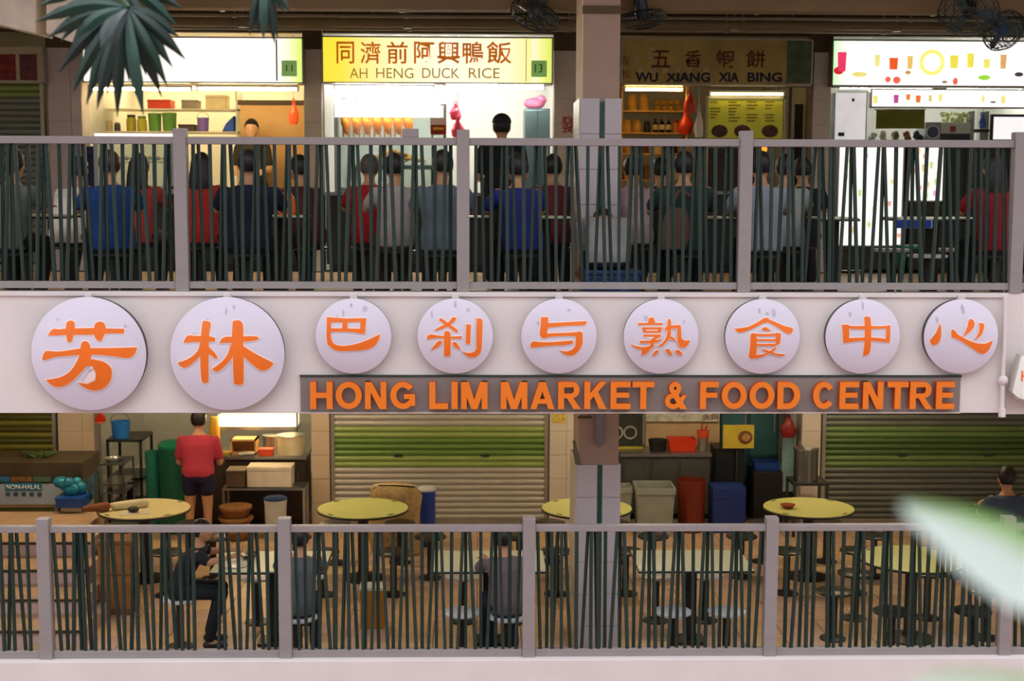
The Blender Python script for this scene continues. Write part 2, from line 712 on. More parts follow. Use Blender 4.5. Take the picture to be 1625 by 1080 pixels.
# slatted cable tray
z = Z(31, 16.3)
t = T('cable_tray', 'dark slotted cable tray running above the shop signs', 'cable tray', (0, 16.3, z))
MB().box(XL, XR_, 16.28, 16.3, z - .03, z + .05).build('side_rail', m_dsteel, t)
MB().box(XL, XR_, 16.58, 16.6, z - .03, z + .05).build('side_rail', m_dsteel, t)
q = MB().box(-.015, .015, -.0, .28, -.01, .01).mesh('rung')
q.materials.append(m_pipe2)
for k in range(56):
    link('rung', q, t, None, Vector((-6.9 + .25 * k, 0, -.02)))
for k in range(6):
    MB().tube((-6 + 2.4 * k, 16.45, z), (-6 + 2.4 * k, 16.45, 6.75), .01, n=6).build('hanger_rod', m_pipe2, t)

# ================================================================== RAILINGS
S1 = 290 / 1205.0
S2 = 225 / 935.0


def conv(px0, s, pairs):
    return [(px0 + a * s, px0 + c * s) for a, c in pairs]


UP = []
UP.append((None, -2.31319, conv(0, S1, [(-420, -400), (-380, -390), (-330, -300), (-260, -270), (-225, -220), (-190, -160), (-120, -115), (-60, -70), (-40, -10), (15, 20), (58, 38), (72, 90), (103, 160), (183, 205), (258, 250), (290, 285), (308, 365), (388, 408), (466, 448), (480, 505), (515, 575), (545, 612), (675, 662), (692, 708), (738, 785), (805, 820), (888, 865), (898, 922), (938, 990), (1015, 1030), (1098, 1080), (1112, 1128)])))
UP.append((-2.31319, -0.11419, conv(290, S2, [(70, 80), (100, 145), (180, 202), (262, 243), (277, 290), (312, 360), (390, 402), (483, 448), (494, 503), (527, 566), (605, 620), (688, 655), (702, 713), (737, 776), (815, 798), (822, 828), (890, 866), (912, 922)]) +
           conv(515, S2, [(12, 48), (95, 97), (168, 140), (187, 200), (217, 260), (305, 310), (373, 345), (395, 405), (435, 470), (512, 512), (590, 562), (602, 612), (640, 680), (727, 727), (800, 775), (832, 830)])))
UP.append((-0.11419, 2.10577, conv(735, S2, [(85, 80), (118, 140), (185, 187), (262, 230), (288, 293), (322, 350), (397, 402), (478, 440), (503, 512), (537, 566), (610, 612), (693, 652), (714, 725), (742, 790), (822, 817), (903, 868)]) +
           conv(960, S2, [(-20, 0), (17, 45), (96, 90), (180, 145), (206, 200), (237, 256), (310, 300), (388, 350), (414, 412), (442, 466), (520, 510), (600, 556), (622, 625), (652, 676), (728, 720), (808, 770), (835, 830)])))
UP.append((2.10577, 4.27631, conv(1180, S2, [(98, 66), (108, 127), (185, 172), (263, 224), (300, 290), (322, 337), (395, 382), (475, 402), (500, 492), (522, 546), (572, 560), (592, 585), (682, 624), (712, 700), (724, 746), (806, 786), (890, 832), (925, 897)]) +
           conv(1400, S2, [(12, 38), (96, 80), (185, 116), (205, 190), (222, 256), (300, 258), (385, 320), (422, 402), (434, 455), (505, 490), (585, 542), (622, 602), (652, 642), (705, 682), (760, 730), (802, 812)])))
UP.append((4.27631, 6.45, [(1640, 1637), (1646, 1650), (1650, 1648), (1668, 1675), (1690, 1685)]))
S3 = 270 / 1166.0
S4 = 200 / 864.0
S5 = 215 / 929.0
LO = []
LO.append((None, -3.46579, conv(0, S3, [(-90, -60), (-60, -65), (0, 35), (68, 58), (80, 105), (108, 175), (187, 215), (254, 258)])))
LO.append((-3.46579, -1.54792, conv(0, S3, [(367, 425), (433, 465), (512, 508), (528, 560), (558, 590), (578, 628), (640, 660), (698, 705), (737, 750), (760, 825), (840, 860), (918, 900), (932, 950), (968, 1020), (1032, 1060), (1108, 1098)]) +
           conv(260, S4, [(5, 25), (27, 85), (108, 130), (157, 170), (200, 216), (390, 375), (402, 425), (432, 490), (508, 527), (588, 568), (602, 622), (632, 682), (706, 722), (776, 766)])))
LO.append((-1.54792, 0.41659, conv(450, S4, [(78, 112), (143, 156), (217, 200), (240, 246), (267, 322), (345, 350), (362, 358), (425, 402), (441, 452), (468, 506), (545, 546), (562, 560), (630, 604), (643, 652), (672, 716), (750, 752), (822, 796), (838, 850)]) +
           conv(645, S4, [(32, 68), (106, 108), (188, 150), (206, 205), (236, 265), (310, 306), (388, 350), (406, 406), (432, 472), (510, 510), (590, 552), (611, 611), (637, 662), (709, 706), (780, 750)])))
LO.append((0.41659, 2.38232, conv(835, S4, [(76, 96), (146, 140), (174, 178), (218, 178), (243, 240), (268, 300), (346, 341), (424, 380), (446, 440), (473, 486), (488, 492), (545, 538), (624, 574), (645, 640), (670, 692), (746, 736), (818, 776), (846, 840)]) +
           conv(1030, S4, [(28, 42), (106, 90), (180, 130), (206, 188), (226, 243), (305, 300), (378, 333), (405, 385), (428, 441), (500, 482), (580, 526), (602, 590), (627, 640), (700, 679), (768, 720)])))
LO.append((2.38232, 4.31273, conv(1215, S4, [(85, 87), (150, 130), (228, 170), (262, 230), (290, 273), (345, 318), (425, 418), (440, 432), (462, 462), (540, 515), (625, 572), (648, 620), (667, 667), (740, 710), (815, 770), (836, 818)]) +
           conv(1410, S5, [(16, 10), (90, 65), (165, 130), (178, 163), (207, 215), (285, 250), (350, 300), (385, 355), (407, 402), (465, 430), (530, 490), (570, 553), (597, 600), (650, 645), (700, 680)])))
LO.append((4.31273, 6.25, [(1604, 1603), (1613, 1611), (1619, 1622), (1631, 1626), (1642, 1646), (1660, 1655)]))


def railing(spec, up):
    pyt0, pyt1 = (219, 231) if up else (832, 842)
    pyb0, pyb1 = (447, 458) if up else (1028, 1040)
    ptop, pbot = (206, 463) if up else (820, 1046)
    zt0, zt1 = Z(pyt1, YR), Z(pyt0, YR)
    zb0, zb1 = Z(pyb1, YR), Z(pyb0, YR)
    zp1 = Z(ptop, YR)
    zp0 = ft if up else Z(1046, 11.1)
    floorname = 'upper floor railing above the round disc signs' if up else 'lower floor railing below the orange letters'
    where = (['above the crossed-top character disc', 'above the double tree and two-box discs', 'across the tiled pillar', 'above the roof-shaped character disc', 'beyond the drain pipe'] if up
             else ['in front of the stair end', 'in front of the cart and stairs', 'in front of the woven sack', 'across the tiled pillar', 'in front of the steel pot', 'beyond the drain pipe'])
    for w_, (xa, xb, bars) in zip(where, spec):
        first = xa is None
        if first:
            xa = xb - (2.2 if up else 1.95)
        t = T('guard_railing', ('upper' if up else 'lower') + ' floor railing of leaning green bars ' + w_, 'railing', ((xa + xb) / 2, YR, zb0),
              'upper railings' if up else 'lower railings')
        MB().box(xa + .05, xb - .05, YR - .035, YR + .035, zt0, zt1).build('top_rail', m_rail, t, bevel=.006)
        MB().box(xa + .05, xb - .05, YR - .035, YR + .035, zb0, zb1).build('bottom_rail', m_rail, t, bevel=.006)
        for k, (pa, pb) in enumerate(bars):
            r = rnd(.0145, .0175)
            yo = YR + (-.011, .011)[k % 2] + rnd(-.004, .004)
            A = Vector((X(pa, YR, pyt1), yo, zt0 + .01))
            B = Vector((X(pb, YR, pyb0), yo, zb1 - .01))
            if not (xa + .06 < A.x < xb - .06) or not (xa + .06 < B.x < xb - .06):
                continue
            A.x = min(max(A.x, xa + .07), xb - .07)
            B.x = min(max(B.x, xa + .07), xb - .07)
            MB().tube(B, A, r, r, 6).build('bar', m_bar, t, smooth=True)
    xs = sorted({s[1] for s in spec} | {s[0] for s in spec if s[0] is not None})
    for x, w_ in zip(xs, where):
        q = MB().box(x - .05, x + .05, YR - .055, YR + .05, zp0, zp1)
        thing('railing_post', 'square grey post closing the ' + ('upper' if up else 'lower') + ' railing section ' + w_, 'post', q, m_rail, 'upper railing posts' if up else 'lower railing posts', bevel=.006)


railing(UP, True)
railing(LO, False)
thing('junction_box', 'small grey box sitting on the upper top rail under the roast ducks', 'box', MB().pbox(638, 664, 204, 218, YR - .03, .06), m_rail, bevel=.006)

# ================================================================== DISC SIGNS
m_disc = M('disc_acrylic_white', (226, 220, 236), 0.35, var=0.03, scale=3)
m_rim = M('disc_rim_dark', (70, 62, 60), 0.5)
m_orange = M('sign_orange', (250, 120, 28), 0.45, var=0.04)
m_halo = M('sign_outline_white', (252, 236, 232), 0.5, var=0.02)
m_stain = M('stain_grey', (150, 150, 160), 0.8)
GL = {
 'fang': [[(185,385),(210,345),(240,325),(280,335),(340,325),(590,318),(700,325),(840,330),(838,368),(700,365),(590,375),(430,375),(340,378),(260,385)],
  [(345,290),(360,262),(390,255),(418,268),(425,300),(420,370),(400,440),(365,435),(350,370)],
  [(592,300),(605,272),(635,265),(665,272),(688,305),(685,370),(655,430),(620,425),(590,370)],
  [(480,495),(490,440),(515,428),(545,435),(567,475),(575,560),(470,560)],
  [(133,590),(145,545),(175,515),(220,520),(300,522),(400,503),(480,492),(570,488),(700,490),(945,490),(935,540),(905,575),(850,580),(760,560),(640,545),(570,545),(470,545),(380,555),(300,560),(220,575),(150,603)],
  [(475,540),(578,550),(560,600),(520,660),(460,720),(390,785),(320,825),(240,830),(195,805),(163,770),(230,760),(310,740),(380,700),(430,640),(462,580)],
  [(540,575),(620,590),(680,605),(725,640),(745,680),(738,750),(710,805),(660,845),(600,858),(540,850),(490,820),(455,785),(520,798),(580,795),(630,765),(648,720),(645,680),(620,650),(570,640),(520,645)]],
 'lin': [[(325,285),(335,258),(365,262),(395,270),(400,300),(385,380),(385,760),(370,792),(330,790),(318,760),(312,560),(318,400)],
  [(162,450),(175,410),(205,382),(260,388),(330,388),(400,390),(440,400),(445,430),(400,435),(330,437),(250,440)],
  [(312,440),(330,540),(290,580),(230,635),(180,668),(135,658),(108,622),(180,600),(250,560),(300,505)],
  [(375,460),(400,490),(445,530),(468,575),(440,578),(400,545),(372,530)],
  [(590,262),(625,252),(660,260),(680,300),(682,440),(688,560),(685,770),(675,805),(635,808),(602,795),(600,600),(585,440)],
  [(482,445),(500,405),(540,390),(600,395),(700,388),(800,392),(815,410),(790,425),(700,435),(600,440)],
  [(580,440),(600,560),(560,610),(510,660),(470,690),(440,690),(418,665),(460,640),(520,590),(560,530)],
  [(675,465),(740,510),(820,560),(935,625),(910,665),(860,690),(815,680),(760,630),(690,565),(670,540)]],
 'ba': [[(210,320),(300,322),(440,332),(560,330),(620,328),(695,328),(695,372),(400,375),(210,385)],
  [(208,320),(262,330),(258,560),(270,610),(300,640),(230,670),(208,620)],
  [(405,340),(470,340),(468,490),(405,490)],
  [(628,330),(697,330),(690,420),(680,515),(630,512),(622,440)],
  [(210,455),(400,450),(640,455),(690,460),(680,515),(620,512),(540,492),(400,490),(210,495)],
  [(212,600),(270,620),(320,655),(400,668),(480,660),(600,635),(700,600),(800,555),(862,525),(860,570),(820,650),(760,695),(680,715),(560,722),(430,730),(340,728),(280,705),(235,660)]],
 'sha': [[(340,350),(365,328),(395,340),(450,385),(520,430),(575,470),(580,500),(540,490),(470,440),(400,395)],
  [(500,325),(530,310),(558,330),(540,365),(480,410),(400,450),(320,478),(285,475),(340,440),(420,400),(470,370)],
  [(195,590),(200,550),(240,525),(290,535),(400,545),(500,550),(625,545),(622,575),(500,573),(400,570),(290,570),(240,585)],
  [(405,500),(430,480),(465,482),(490,515),(485,790),(405,795)],
  [(335,605),(375,600),(380,630),(340,675),(290,705),(240,720),(270,680),(305,640)],
  [(515,620),(545,612),(575,645),(610,710),(575,700),(535,675),(510,650)],
  [(678,402),(735,405),(728,635),(672,640)],
  [(805,332),(855,335),(880,360),(878,480),(868,700),(850,770),(800,808),(740,815),(690,795),(630,735),(690,755),(760,750),(800,720),(812,640),(812,450)]],
 'yu': [[(322,318),(405,315),(410,400),(395,500),(390,560),(350,575),(315,560),(302,520),(318,420)],
  [(400,388),(600,378),(740,372),(880,368),(885,385),(860,420),(700,415),(550,425),(400,440)],
  [(340,530),(400,512),(560,505),(740,500),(790,488),(830,505),(828,560),(750,545),(600,540),(430,550),(350,572)],
  [(750,500),(830,505),(832,640),(800,710),(750,765),(700,788),(640,785),(590,760),(550,715),(600,735),(660,732),(720,700),(750,650),(752,560)],
  [(190,685),(195,640),(230,610),(300,622),(420,620),(540,612),(700,598),(715,625),(680,645),(560,655),(440,660),(320,675),(240,690)]],
 'shu': [[(385,345),(400,320),(450,322),(470,385),(470,395),(385,395)],
  [(262,390),(400,385),(560,385),(555,410),(400,408),(262,418)],
  [(310,440),(545,435),(545,462),(310,465)], [(310,440),(350,440),(355,500),(318,500)], [(500,440),(548,440),(535,500),(495,500)], [(318,482),(535,478),(530,502),(320,502)],
  [(325,528),(530,522),(535,545),(450,590),(420,585),(470,548),(325,552)],
  [(280,605),(420,600),(545,580),(520,605),(450,630),(280,635)],
  [(420,570),(470,575),(455,640),(430,690),(400,690),(410,640)],
  [(175,650),(230,672),(310,685),(380,675),(430,640),(460,660),(420,690),(390,735),(350,770),(295,785),(320,745),(350,710),(280,712),(215,695)],
  [(620,350),(640,335),(662,350),(662,450),(655,540),(620,600),(570,650),(520,675),(495,665),(550,630),(590,580),(612,520),(615,440)],
  [(580,440),(640,418),(740,410),(780,412),(782,445),(720,445),(640,460),(580,468)],
  [(735,415),(780,412),(775,520),(790,575),(830,605),(900,600),(880,650),(840,690),(780,688),(750,650),(735,570)],
  [(625,545),(680,550),(720,600),(690,600),(640,570)],
  [(470,720),(510,715),(500,745),(470,778),(425,785),(450,750)], [(590,708),(630,700),(660,740),(685,785),(640,775),(600,740)], [(715,720),(755,712),(790,745),(810,785),(760,778),(715,745)]],
 'shi': [[(205,460),(290,450),(380,430),(480,375),(560,325),(600,320),(630,350),(600,375),(540,390),(450,440),(370,475),(290,505),(240,508)],
  [(590,325),(625,345),(720,385),(820,430),(900,445),(925,465),(910,515),(870,525),(810,500),(740,450),(660,400),(590,370)],
  [(525,470),(540,440),(580,432),(640,478),(580,480)],
  [(390,530),(405,508),(450,510),(465,540),(465,780),(440,825),(390,820),(372,800),(385,700)],
  [(400,512),(560,520),(690,512),(690,540),(560,545),(460,545)],
  [(695,505),(760,510),(762,560),(750,640),(700,655),(695,580)],
  [(460,580),(695,582),(695,602),(460,602)], [(460,640),(700,638),(720,655),(700,668),(460,664)],
  [(380,780),(460,775),(560,768),(600,745),(680,690),(710,680),(690,720),(640,750),(560,790),(480,820),(400,825)],
  [(535,700),(575,710),(640,735),(720,765),(830,775),(800,798),(740,795),(660,770),(590,745),(545,730)]],
 'zhong': [[(560,315),(590,305),(635,318),(638,440),(635,640),(625,750),(590,785),(542,788),(555,640),(560,440)],
  [(290,410),(370,405),(372,560),(365,620),(300,632),(297,520)], [(835,420),(885,420),(888,500),(875,630),(815,625),(828,560)],
  [(295,412),(400,425),(560,420),(640,420),(760,428),(880,418),(875,455),(740,455),(560,460),(360,460)],
  [(300,590),(370,568),(540,562),(700,562),(850,585),(870,630),(780,615),(650,600),(540,595),(400,615),(305,632)]],
 'xin': [[(290,400),(300,430),(300,540),(285,610),(250,655),(205,665),(172,620),(190,580),(240,520),(265,460)],
  [(415,490),(425,465),(455,470),(480,515),(540,555),(620,595),(700,628),(800,645),(880,635),(940,605),(930,660),(900,715),(850,765),(800,770),(740,740),(650,680),(540,610),(450,565),(418,560)],
  [(625,365),(655,335),(690,350),(705,395),(690,440),(640,490),(545,555),(590,500),(615,430)],
  [(765,390),(800,385),(830,405),(820,470),(790,530),(740,570),(690,590),(730,550),(765,470)]],
}


def smooth_poly(P, it=1):
    for _ in range(it):
        Q = []
        n = len(P)
        for i in range(n):
            a, c, d = Vector(P[i - 1]), Vector(P[i]), Vector(P[(i + 1) % n])
            u, w = (a - c), (d - c)
            sharp = u.length > 0 and w.length > 0 and u.normalized().dot(w.normalized()) > -0.45
            if sharp:
                Q += [tuple(c.lerp(a, .12)), tuple(c), tuple(c.lerp(d, .12))]
            else:
                Q += [tuple(c.lerp(a, .25)), tuple(c.lerp(d, .25))]
        P = Q
    return P


def grow(P, d):
    n = len(P)
    ar = sum(P[i - 1][0] * P[i][1] - P[i][0] * P[i - 1][1] for i in range(n))
    sg = 1 if ar > 0 else -1
    out = []
    for i in range(n):
        a, c, e = Vector(P[i - 1]), Vector(P[i]), Vector(P[(i + 1) % n])
        u = (c - a)
        w = (e - c)
        if u.length < 1e-9 or w.length < 1e-9:
            out.append(tuple(c))
            continue
        u.normalize()
        w.normalize()
        nn = Vector((u.y + w.y, -(u.x + w.x))) * sg
        if nn.length < 1e-6:
            out.append(tuple(c))
            continue
        nn.normalize()
        k = max(.6, nn.dot(Vector((u.y, -u.x)) * sg))
        out.append(tuple(c + nn * d / k))
    return out


def decal(polys, surf, name, mat, parent, off, step):
    bm = bmesh.new()
    for k_, P in enumerate(polys):
        vs = [bm.verts.new((x, k_ * .0004, z)) for x, z in P]
        try:
            bm.faces.new(vs)
        except ValueError:
            pass
    bmesh.ops.triangulate(bm, faces=list(bm.faces))
    xs = [v.co.x for v in bm.verts]
    zs = [v.co.z for v in bm.verts]
    for ax, lo, hi in ((0, min(xs), max(xs)), (2, min(zs), max(zs))):
        p = lo + step
        while p < hi:
            co = Vector((0, 0, 0))
            co[ax] = p
            no = Vector((0, 0, 0))
            no[ax] = 1
            bmesh.ops.bisect_plane(bm, geom=list(bm.verts) + list(bm.edges) + list(bm.faces), plane_co=co, plane_no=no)
            p += step
    for v in bm.verts:
        v.co.y = surf(v.co.x, v.co.z) - off - v.co.y
    bm.normal_update()
    for f in bm.faces:
        if f.normal.y > 0:
            f.normal_flip()
    r = bmesh.ops.extrude_face_region(bm, geom=list(bm.faces))
    for e in r['geom']:
        if isinstance(e, bmesh.types.BMVert):
            e.co.y += off * .8
    bmesh.ops.recalc_face_normals(bm, faces=bm.faces)
    me = bpy.data.meshes.new(name)
    bm.to_mesh(me)
    bm.free()
    me.materials.append(mat)
    o = link(name, me, parent, None)
    return o


DISCS = [('fang', 141, 561, 91, 'characters'), ('lin', 361, 561, 91, ''), ('ba', 561, 533, 60.5, ''), ('sha', 722.5, 533, 60.5, ''), ('yu', 887, 533, 60.5, ''),
         ('shu', 1049, 533.5, 60.5, ''), ('shi', 1210, 533.5, 60.5, ''), ('zhong', 1369, 533.5, 60.5, ''), ('xin', 1525, 533.5, 60.5, '')]
DL = {'fang': 'large white disc sign with orange character of crossed top and hooked leg', 'lin': 'large white disc sign with orange double tree character',
      'ba': 'small white disc sign with orange character of two boxes over a curved tail', 'sha': 'small white disc sign whose orange character ends in two upright strokes',
      'yu': 'small white disc sign with orange three-bar hooked character', 'shu': 'small white disc sign with the densest orange character, four dots below',
      'shi': 'small white disc sign with orange roof-shaped character', 'zhong': 'small white disc sign with orange box crossed by one upright stroke',
      'xin': 'small white disc sign with orange curved tail and separate dots, beside the drain pipe'}
CROP = {'fang': (40, 461, 200), 'lin': (260, 461, 200), 'ba': (491, 462, 140), 'sha': (652, 462, 140), 'yu': (817, 462, 140), 'shu': (979, 462, 140), 'shi': (1140, 462, 140), 'zhong': (1299, 462, 140), 'xin': (1455, 462, 140)}
YF = 11.1
for key, cx, cy, R, _ in DISCS:
    th = 0.075 if R < 80 else 0.09
    cap_h = 0.075 if R < 80 else 0.10
    Yd = YF - th                     # front edge of the rim
    c = at(cx, cy, Yd)
    r = R * Yd / F * 0.995
    t = T('disc_sign', DL[key], 'sign', (c.x, YF, c.z - r), 'round disc signs along the fascia')
    q = MB()
    q.lathe([(r * .985, 0), (r * .985, th * .8), (r, th * .82), (r, th)], (c.x, YF, c.z), 56, ax='Y')
    q.build('rim', m_rim, t, smooth=True)
    Rs = (r * r + cap_h * cap_h) / (2 * cap_h)

    def surf(x, z, c=c, Rs=Rs, cap_h=cap_h, Yd=Yd):
        d2 = x * x + z * z
        return -(math.sqrt(max(1e-6, Rs * Rs - d2)) - (Rs - cap_h))
    prof = []
    for k in range(13):
        rr = r * (1 - (k / 12.0) ** 1.0)
        prof.append((max(rr, .001), -surf(rr, 0)))
    q = MB().lathe([(r * .9, -.02)] + prof, (c.x, Yd, c.z), 56, ax='Y')
    q.build('dome', m_disc, t, smooth=True)
    # character painted on the dome, in metres about the disc centre
    ox, oy, span = CROP[key]
    s = span / 1080.0
    polys = []
    for P in GL[key]:
        pts = []
        for (u, w) in P:
            p = at(ox + u * s, oy + w * s, Yd - cap_h * .8)
            pts.append((p.x - c.x, p.z - c.z))
        polys.append(pts)
    loc = Vector((c.x, Yd, c.z)) - ORG[t]
    gd = 0.0085 if R > 80 else 0.0065
    ha = decal([smooth_poly(grow(P, gd)) for P in polys], surf, 'outline', m_halo, t, .004, .03)
    ha.location = loc
    ch = decal([smooth_poly(P) for P in polys], surf, 'character', m_orange, t, .008, .03)
    ch.location = loc
    # hanging bracket on top
    q = MB().box(c.x - .028, c.x + .028, YF - th * .8, YF - .0, c.z + r - .01, ft - .01)
    q.build('bracket', m_white, t, bevel=.004)
    # weather stains with their own shapes
    for k in range(rnd(2, 5).__int__()):
        aa = rnd(.5, 2.6)
        rr = r * rnd(.62, .85)
        sx, sz = rnd(.008, .02), rnd(.012, .04)
        mx, mz = rr * math.cos(aa), rr * math.sin(aa)
        P = [(mx + sx * math.cos(w) * rnd(.6, 1.2), mz + sz * math.sin(w) * rnd(.6, 1.2)) for w in [2 * PI * i / 9 for i in range(9)]]
        so = decal([P], surf, 'stain', M('stain_pale', (196, 194, 208), 0.8), t, .002, .05)
        so.location = loc

# ================================================================== LETTER BOARD
m_board = M('board_grey_brown', (150, 140, 136), 0.3, 0.35, var=0.06, scale=2)
a0, a1 = at(477, 653, YF - .022), at(1525, 595, YF - .022)
t = T('letter_board', 'long grey board with raised orange letters HONG LIM MARKET & FOOD CENTRE', 'sign', ((a0.x + a1.x) / 2, YF, a0.z))
MB().box(a0.x, a1.x, YF - .022, YF - .001, a0.z, a1.z).build('board', m_board, t, bevel=.004)
MB().box(a0.x - .004, a1.x + .004, YF - .03, YF - .022, a1.z - .016, a1.z).build('top_trim', M('trim_dark_green', (44, 62, 60), .6), t)
MB().box(a0.x, a1.x, YF - .04, YF - .001, a0.z - .012, a0.z).build('bottom_trim', M('trim_pale', (200, 186, 176), .6), t)
m_let = M('letter_orange', (246, 128, 30), 0.4, var=0.03)
m_letside = M('letter_return_orange', (196, 78, 18), 0.5, var=0.05)


def arc(cx, cy, rx, ry, a0, a1, n=22):
    return [(cx + rx * math.cos(math.radians(a0 + (a1 - a0) * k / n)), cy + ry * math.sin(math.radians(a0 + (a1 - a0) * k / n))) for k in range(n + 1)]


def glyph(ch, W, H, t):
    R = lambda x0, y0, x1, y1: [(x0, y0), (x1, y0), (x1, y1), (x0, y1)]
    h = t * .92
    strips = []
    P = []
    if ch == 'H':
        P = [R(0, 0, t, H), R(W - t, 0, W, H), R(t, H / 2 - h * .45, W - t, H / 2 + h * .5)]
    elif ch == 'O':
        strips = [(arc(W / 2, H / 2, W / 2, H / 2, 0, 360, 40), arc(W / 2, H / 2, W / 2 - t, H / 2 - h, 0, 360, 40))]
    elif ch == 'N':
        P = [R(0, 0, t * .95, H), R(W - t * .95, 0, W, H), [(0, H), (t * 1.1, H), (W, 0), (W - t * 1.1, 0)]]
    elif ch == 'G':
        strips = [(arc(W / 2, H / 2, W / 2, H / 2, 38, 325, 36), arc(W / 2, H / 2, W / 2 - t, H / 2 - h, 38, 325, 36))]
        P = [R(W * .54, H * .37, W * .98, H * .55), R(W * .98 - t * .95, H * .12, W * .98, H * .5)]
    elif ch == 'L':
        P = [R(0, 0, t, H), R(t, 0, W, h)]
    elif ch == 'I':
        P = [R(0, 0, W, H)]
    elif ch == 'M':
        P = [R(0, 0, t * .95, H), R(W - t * .95, 0, W, H), [(0, H), (t * 1.25, H), (W / 2 + t * .5, 0), (W / 2 - t * .5, 0)], [(W - t * 1.25, H), (W, H), (W / 2 + t * .5, 0), (W / 2 - t * .5, 0)]]
    elif ch == 'A':
        P = [[(0, 0), (t * 1.02, 0), (W / 2 + t * .55, H), (W / 2 - t * .55, H)], [(W - t * 1.02, 0), (W, 0), (W / 2 + t * .55, H), (W / 2 - t * .55, H)], R(W * .22, H * .2, W * .78, H * .2 + h * .85)]
    elif ch == 'R':
        P = [R(0, 0, t, H), R(t, H - h, W * .6, H), R(t, H * .4, W * .6, H * .4 + h * .85), [(W * .34, H * .46), (W * .58, H * .5), (W, 0), (W - t * 1.2, 0)]]
        cy = (H + H * .4) / 2
        ry = (H - H * .4) / 2
        strips = [(arc(W * .6, cy, W * .34, ry, -90, 90, 16), arc(W * .6, cy, W * .34 - t * .95, ry - h * .88, -90, 90, 16))]
    elif ch == 'K':
        P = [R(0, 0, t, H), [(t * .9, H * .3), (t * .9, H * .56), (W - t * 1.2, H), (W, H), ], [(W * .36, H * .58), (W * .58, H * .68), (W, 0), (W - t * 1.25, 0)]]
    elif ch in 'EF':
        P = [R(0, 0, t, H), R(t, H - h, W, H), R(t, H * .42, W * .93, H * .42 + h * .9)]
        if ch == 'E':
            P.append(R(t, 0, W, h))
    elif ch == 'T':
        P = [R(0, H - h, W, H), R(W / 2 - t / 2, 0, W / 2 + t / 2, H - h)]
    elif ch == 'D':
        P = [R(0, 0, t, H), R(t, H - h, W * .45, H), R(t, 0, W * .45, h)]
        strips = [(arc(W * .45, H / 2, W * .55, H / 2, -90, 90, 20), arc(W * .45, H / 2, W * .55 - t, H / 2 - h, -90, 90, 20))]
    elif ch == 'C':
        strips = [(arc(W / 2, H / 2, W / 2, H / 2, 36, 324, 36), arc(W / 2, H / 2, W / 2 - t, H / 2 - h, 36, 324, 36))]
    elif ch == '&':
        u = t * .8
        strips = [(arc(W * .45, H * .76, W * .27, H * .24, 0, 360, 28), arc(W * .45, H * .76, W * .27 - u, H * .24 - u, 0, 360, 28)),
                  (arc(W * .38, H * .29, W * .38, H * .29, 60, 325, 28), arc(W * .38, H * .29, W * .38 - u, H * .29 - u, 60, 325, 28))]
        P = [[(W * .22, H * .66), (W * .22 + u * 1.1, H * .72), (W, 0), (W - u * 1.5, 0)], [(W * .5, H * .12), (W * .66, H * .06), (W * .97, H * .5), (W * .97 - u, H * .5)], [(W * .3, H * .5), (W * .45, H * .42), (W * .66, H * .6), (W * .58, H * .68)]]
    return P, strips


LET = [('H', 492.6, 527.7), ('O', 533, 574), ('N', 579.5, 613), ('G', 619.7, 659.5), ('L', 681.5, 711), ('I', 716.6, 726.3), ('M', 731.7, 773.7),
       ('M', 794.6, 837), ('A', 841.4, 880), ('R', 885.5, 922), ('K', 927, 963), ('E', 968.5, 1000.8), ('T', 1003, 1038.5), ('&', 1055, 1091),
       ('F', 1110.5, 1140.6), ('O', 1144.7, 1185.3), ('O', 1188.8, 1229.4), ('D', 1233, 1270), ('C', 1289.6, 1325.3), ('E', 1331.5, 1363), ('N', 1368.6, 1402),
       ('T', 1407, 1441.7), ('R', 1443, 1480.5), ('E', 1484.5, 1515)]
YLt = YF - .022
for ch, p0, p1 in LET:
    yl = YLt - .055
    A, B = at(p0, 648.5, yl), at(p1, 605.5, yl)
    P, S = glyph(ch, B.x - A.x, B.z - A.z, 0.047)
    q = MB()

    def slab(pl, sl, y0, y1, mi, d=0.0):
        for k_, p in enumerate(pl):
            q.prism([(A.x + x, A.z + z) for x, z in p], y0 - .0007 * (k_ + 1), y1, mi)
        for (o_, i_) in sl:
            n = len(o_)
            vs = [(A.x + x, y0, A.z + z) for x, z in o_] + [(A.x + x, y0, A.z + z) for x, z in i_] + [(A.x + x, y1, A.z + z) for x, z in o_] + [(A.x + x, y1, A.z + z) for x, z in i_]
            fs = []
            for k in range(n - 1):
                fs += [(k, k + 1, n + k + 1, n + k), (2 * n + k, 3 * n + k, 3 * n + k + 1, 2 * n + k + 1), (k, 2 * n + k, 2 * n + k + 1, k + 1), (n + k, n + k + 1, 3 * n + k + 1, 3 * n + k)]
            fs += [(0, n, 3 * n, 2 * n), (n - 1, 3 * n - 1, 4 * n - 1, 2 * n - 1)]
            q.add(vs, fs, mi)
    slab(P, S, yl, YLt, 1)
    slab(P, S, yl - .008, yl - .004, 0)
    q.build('letter', (m_let, m_letside), t)

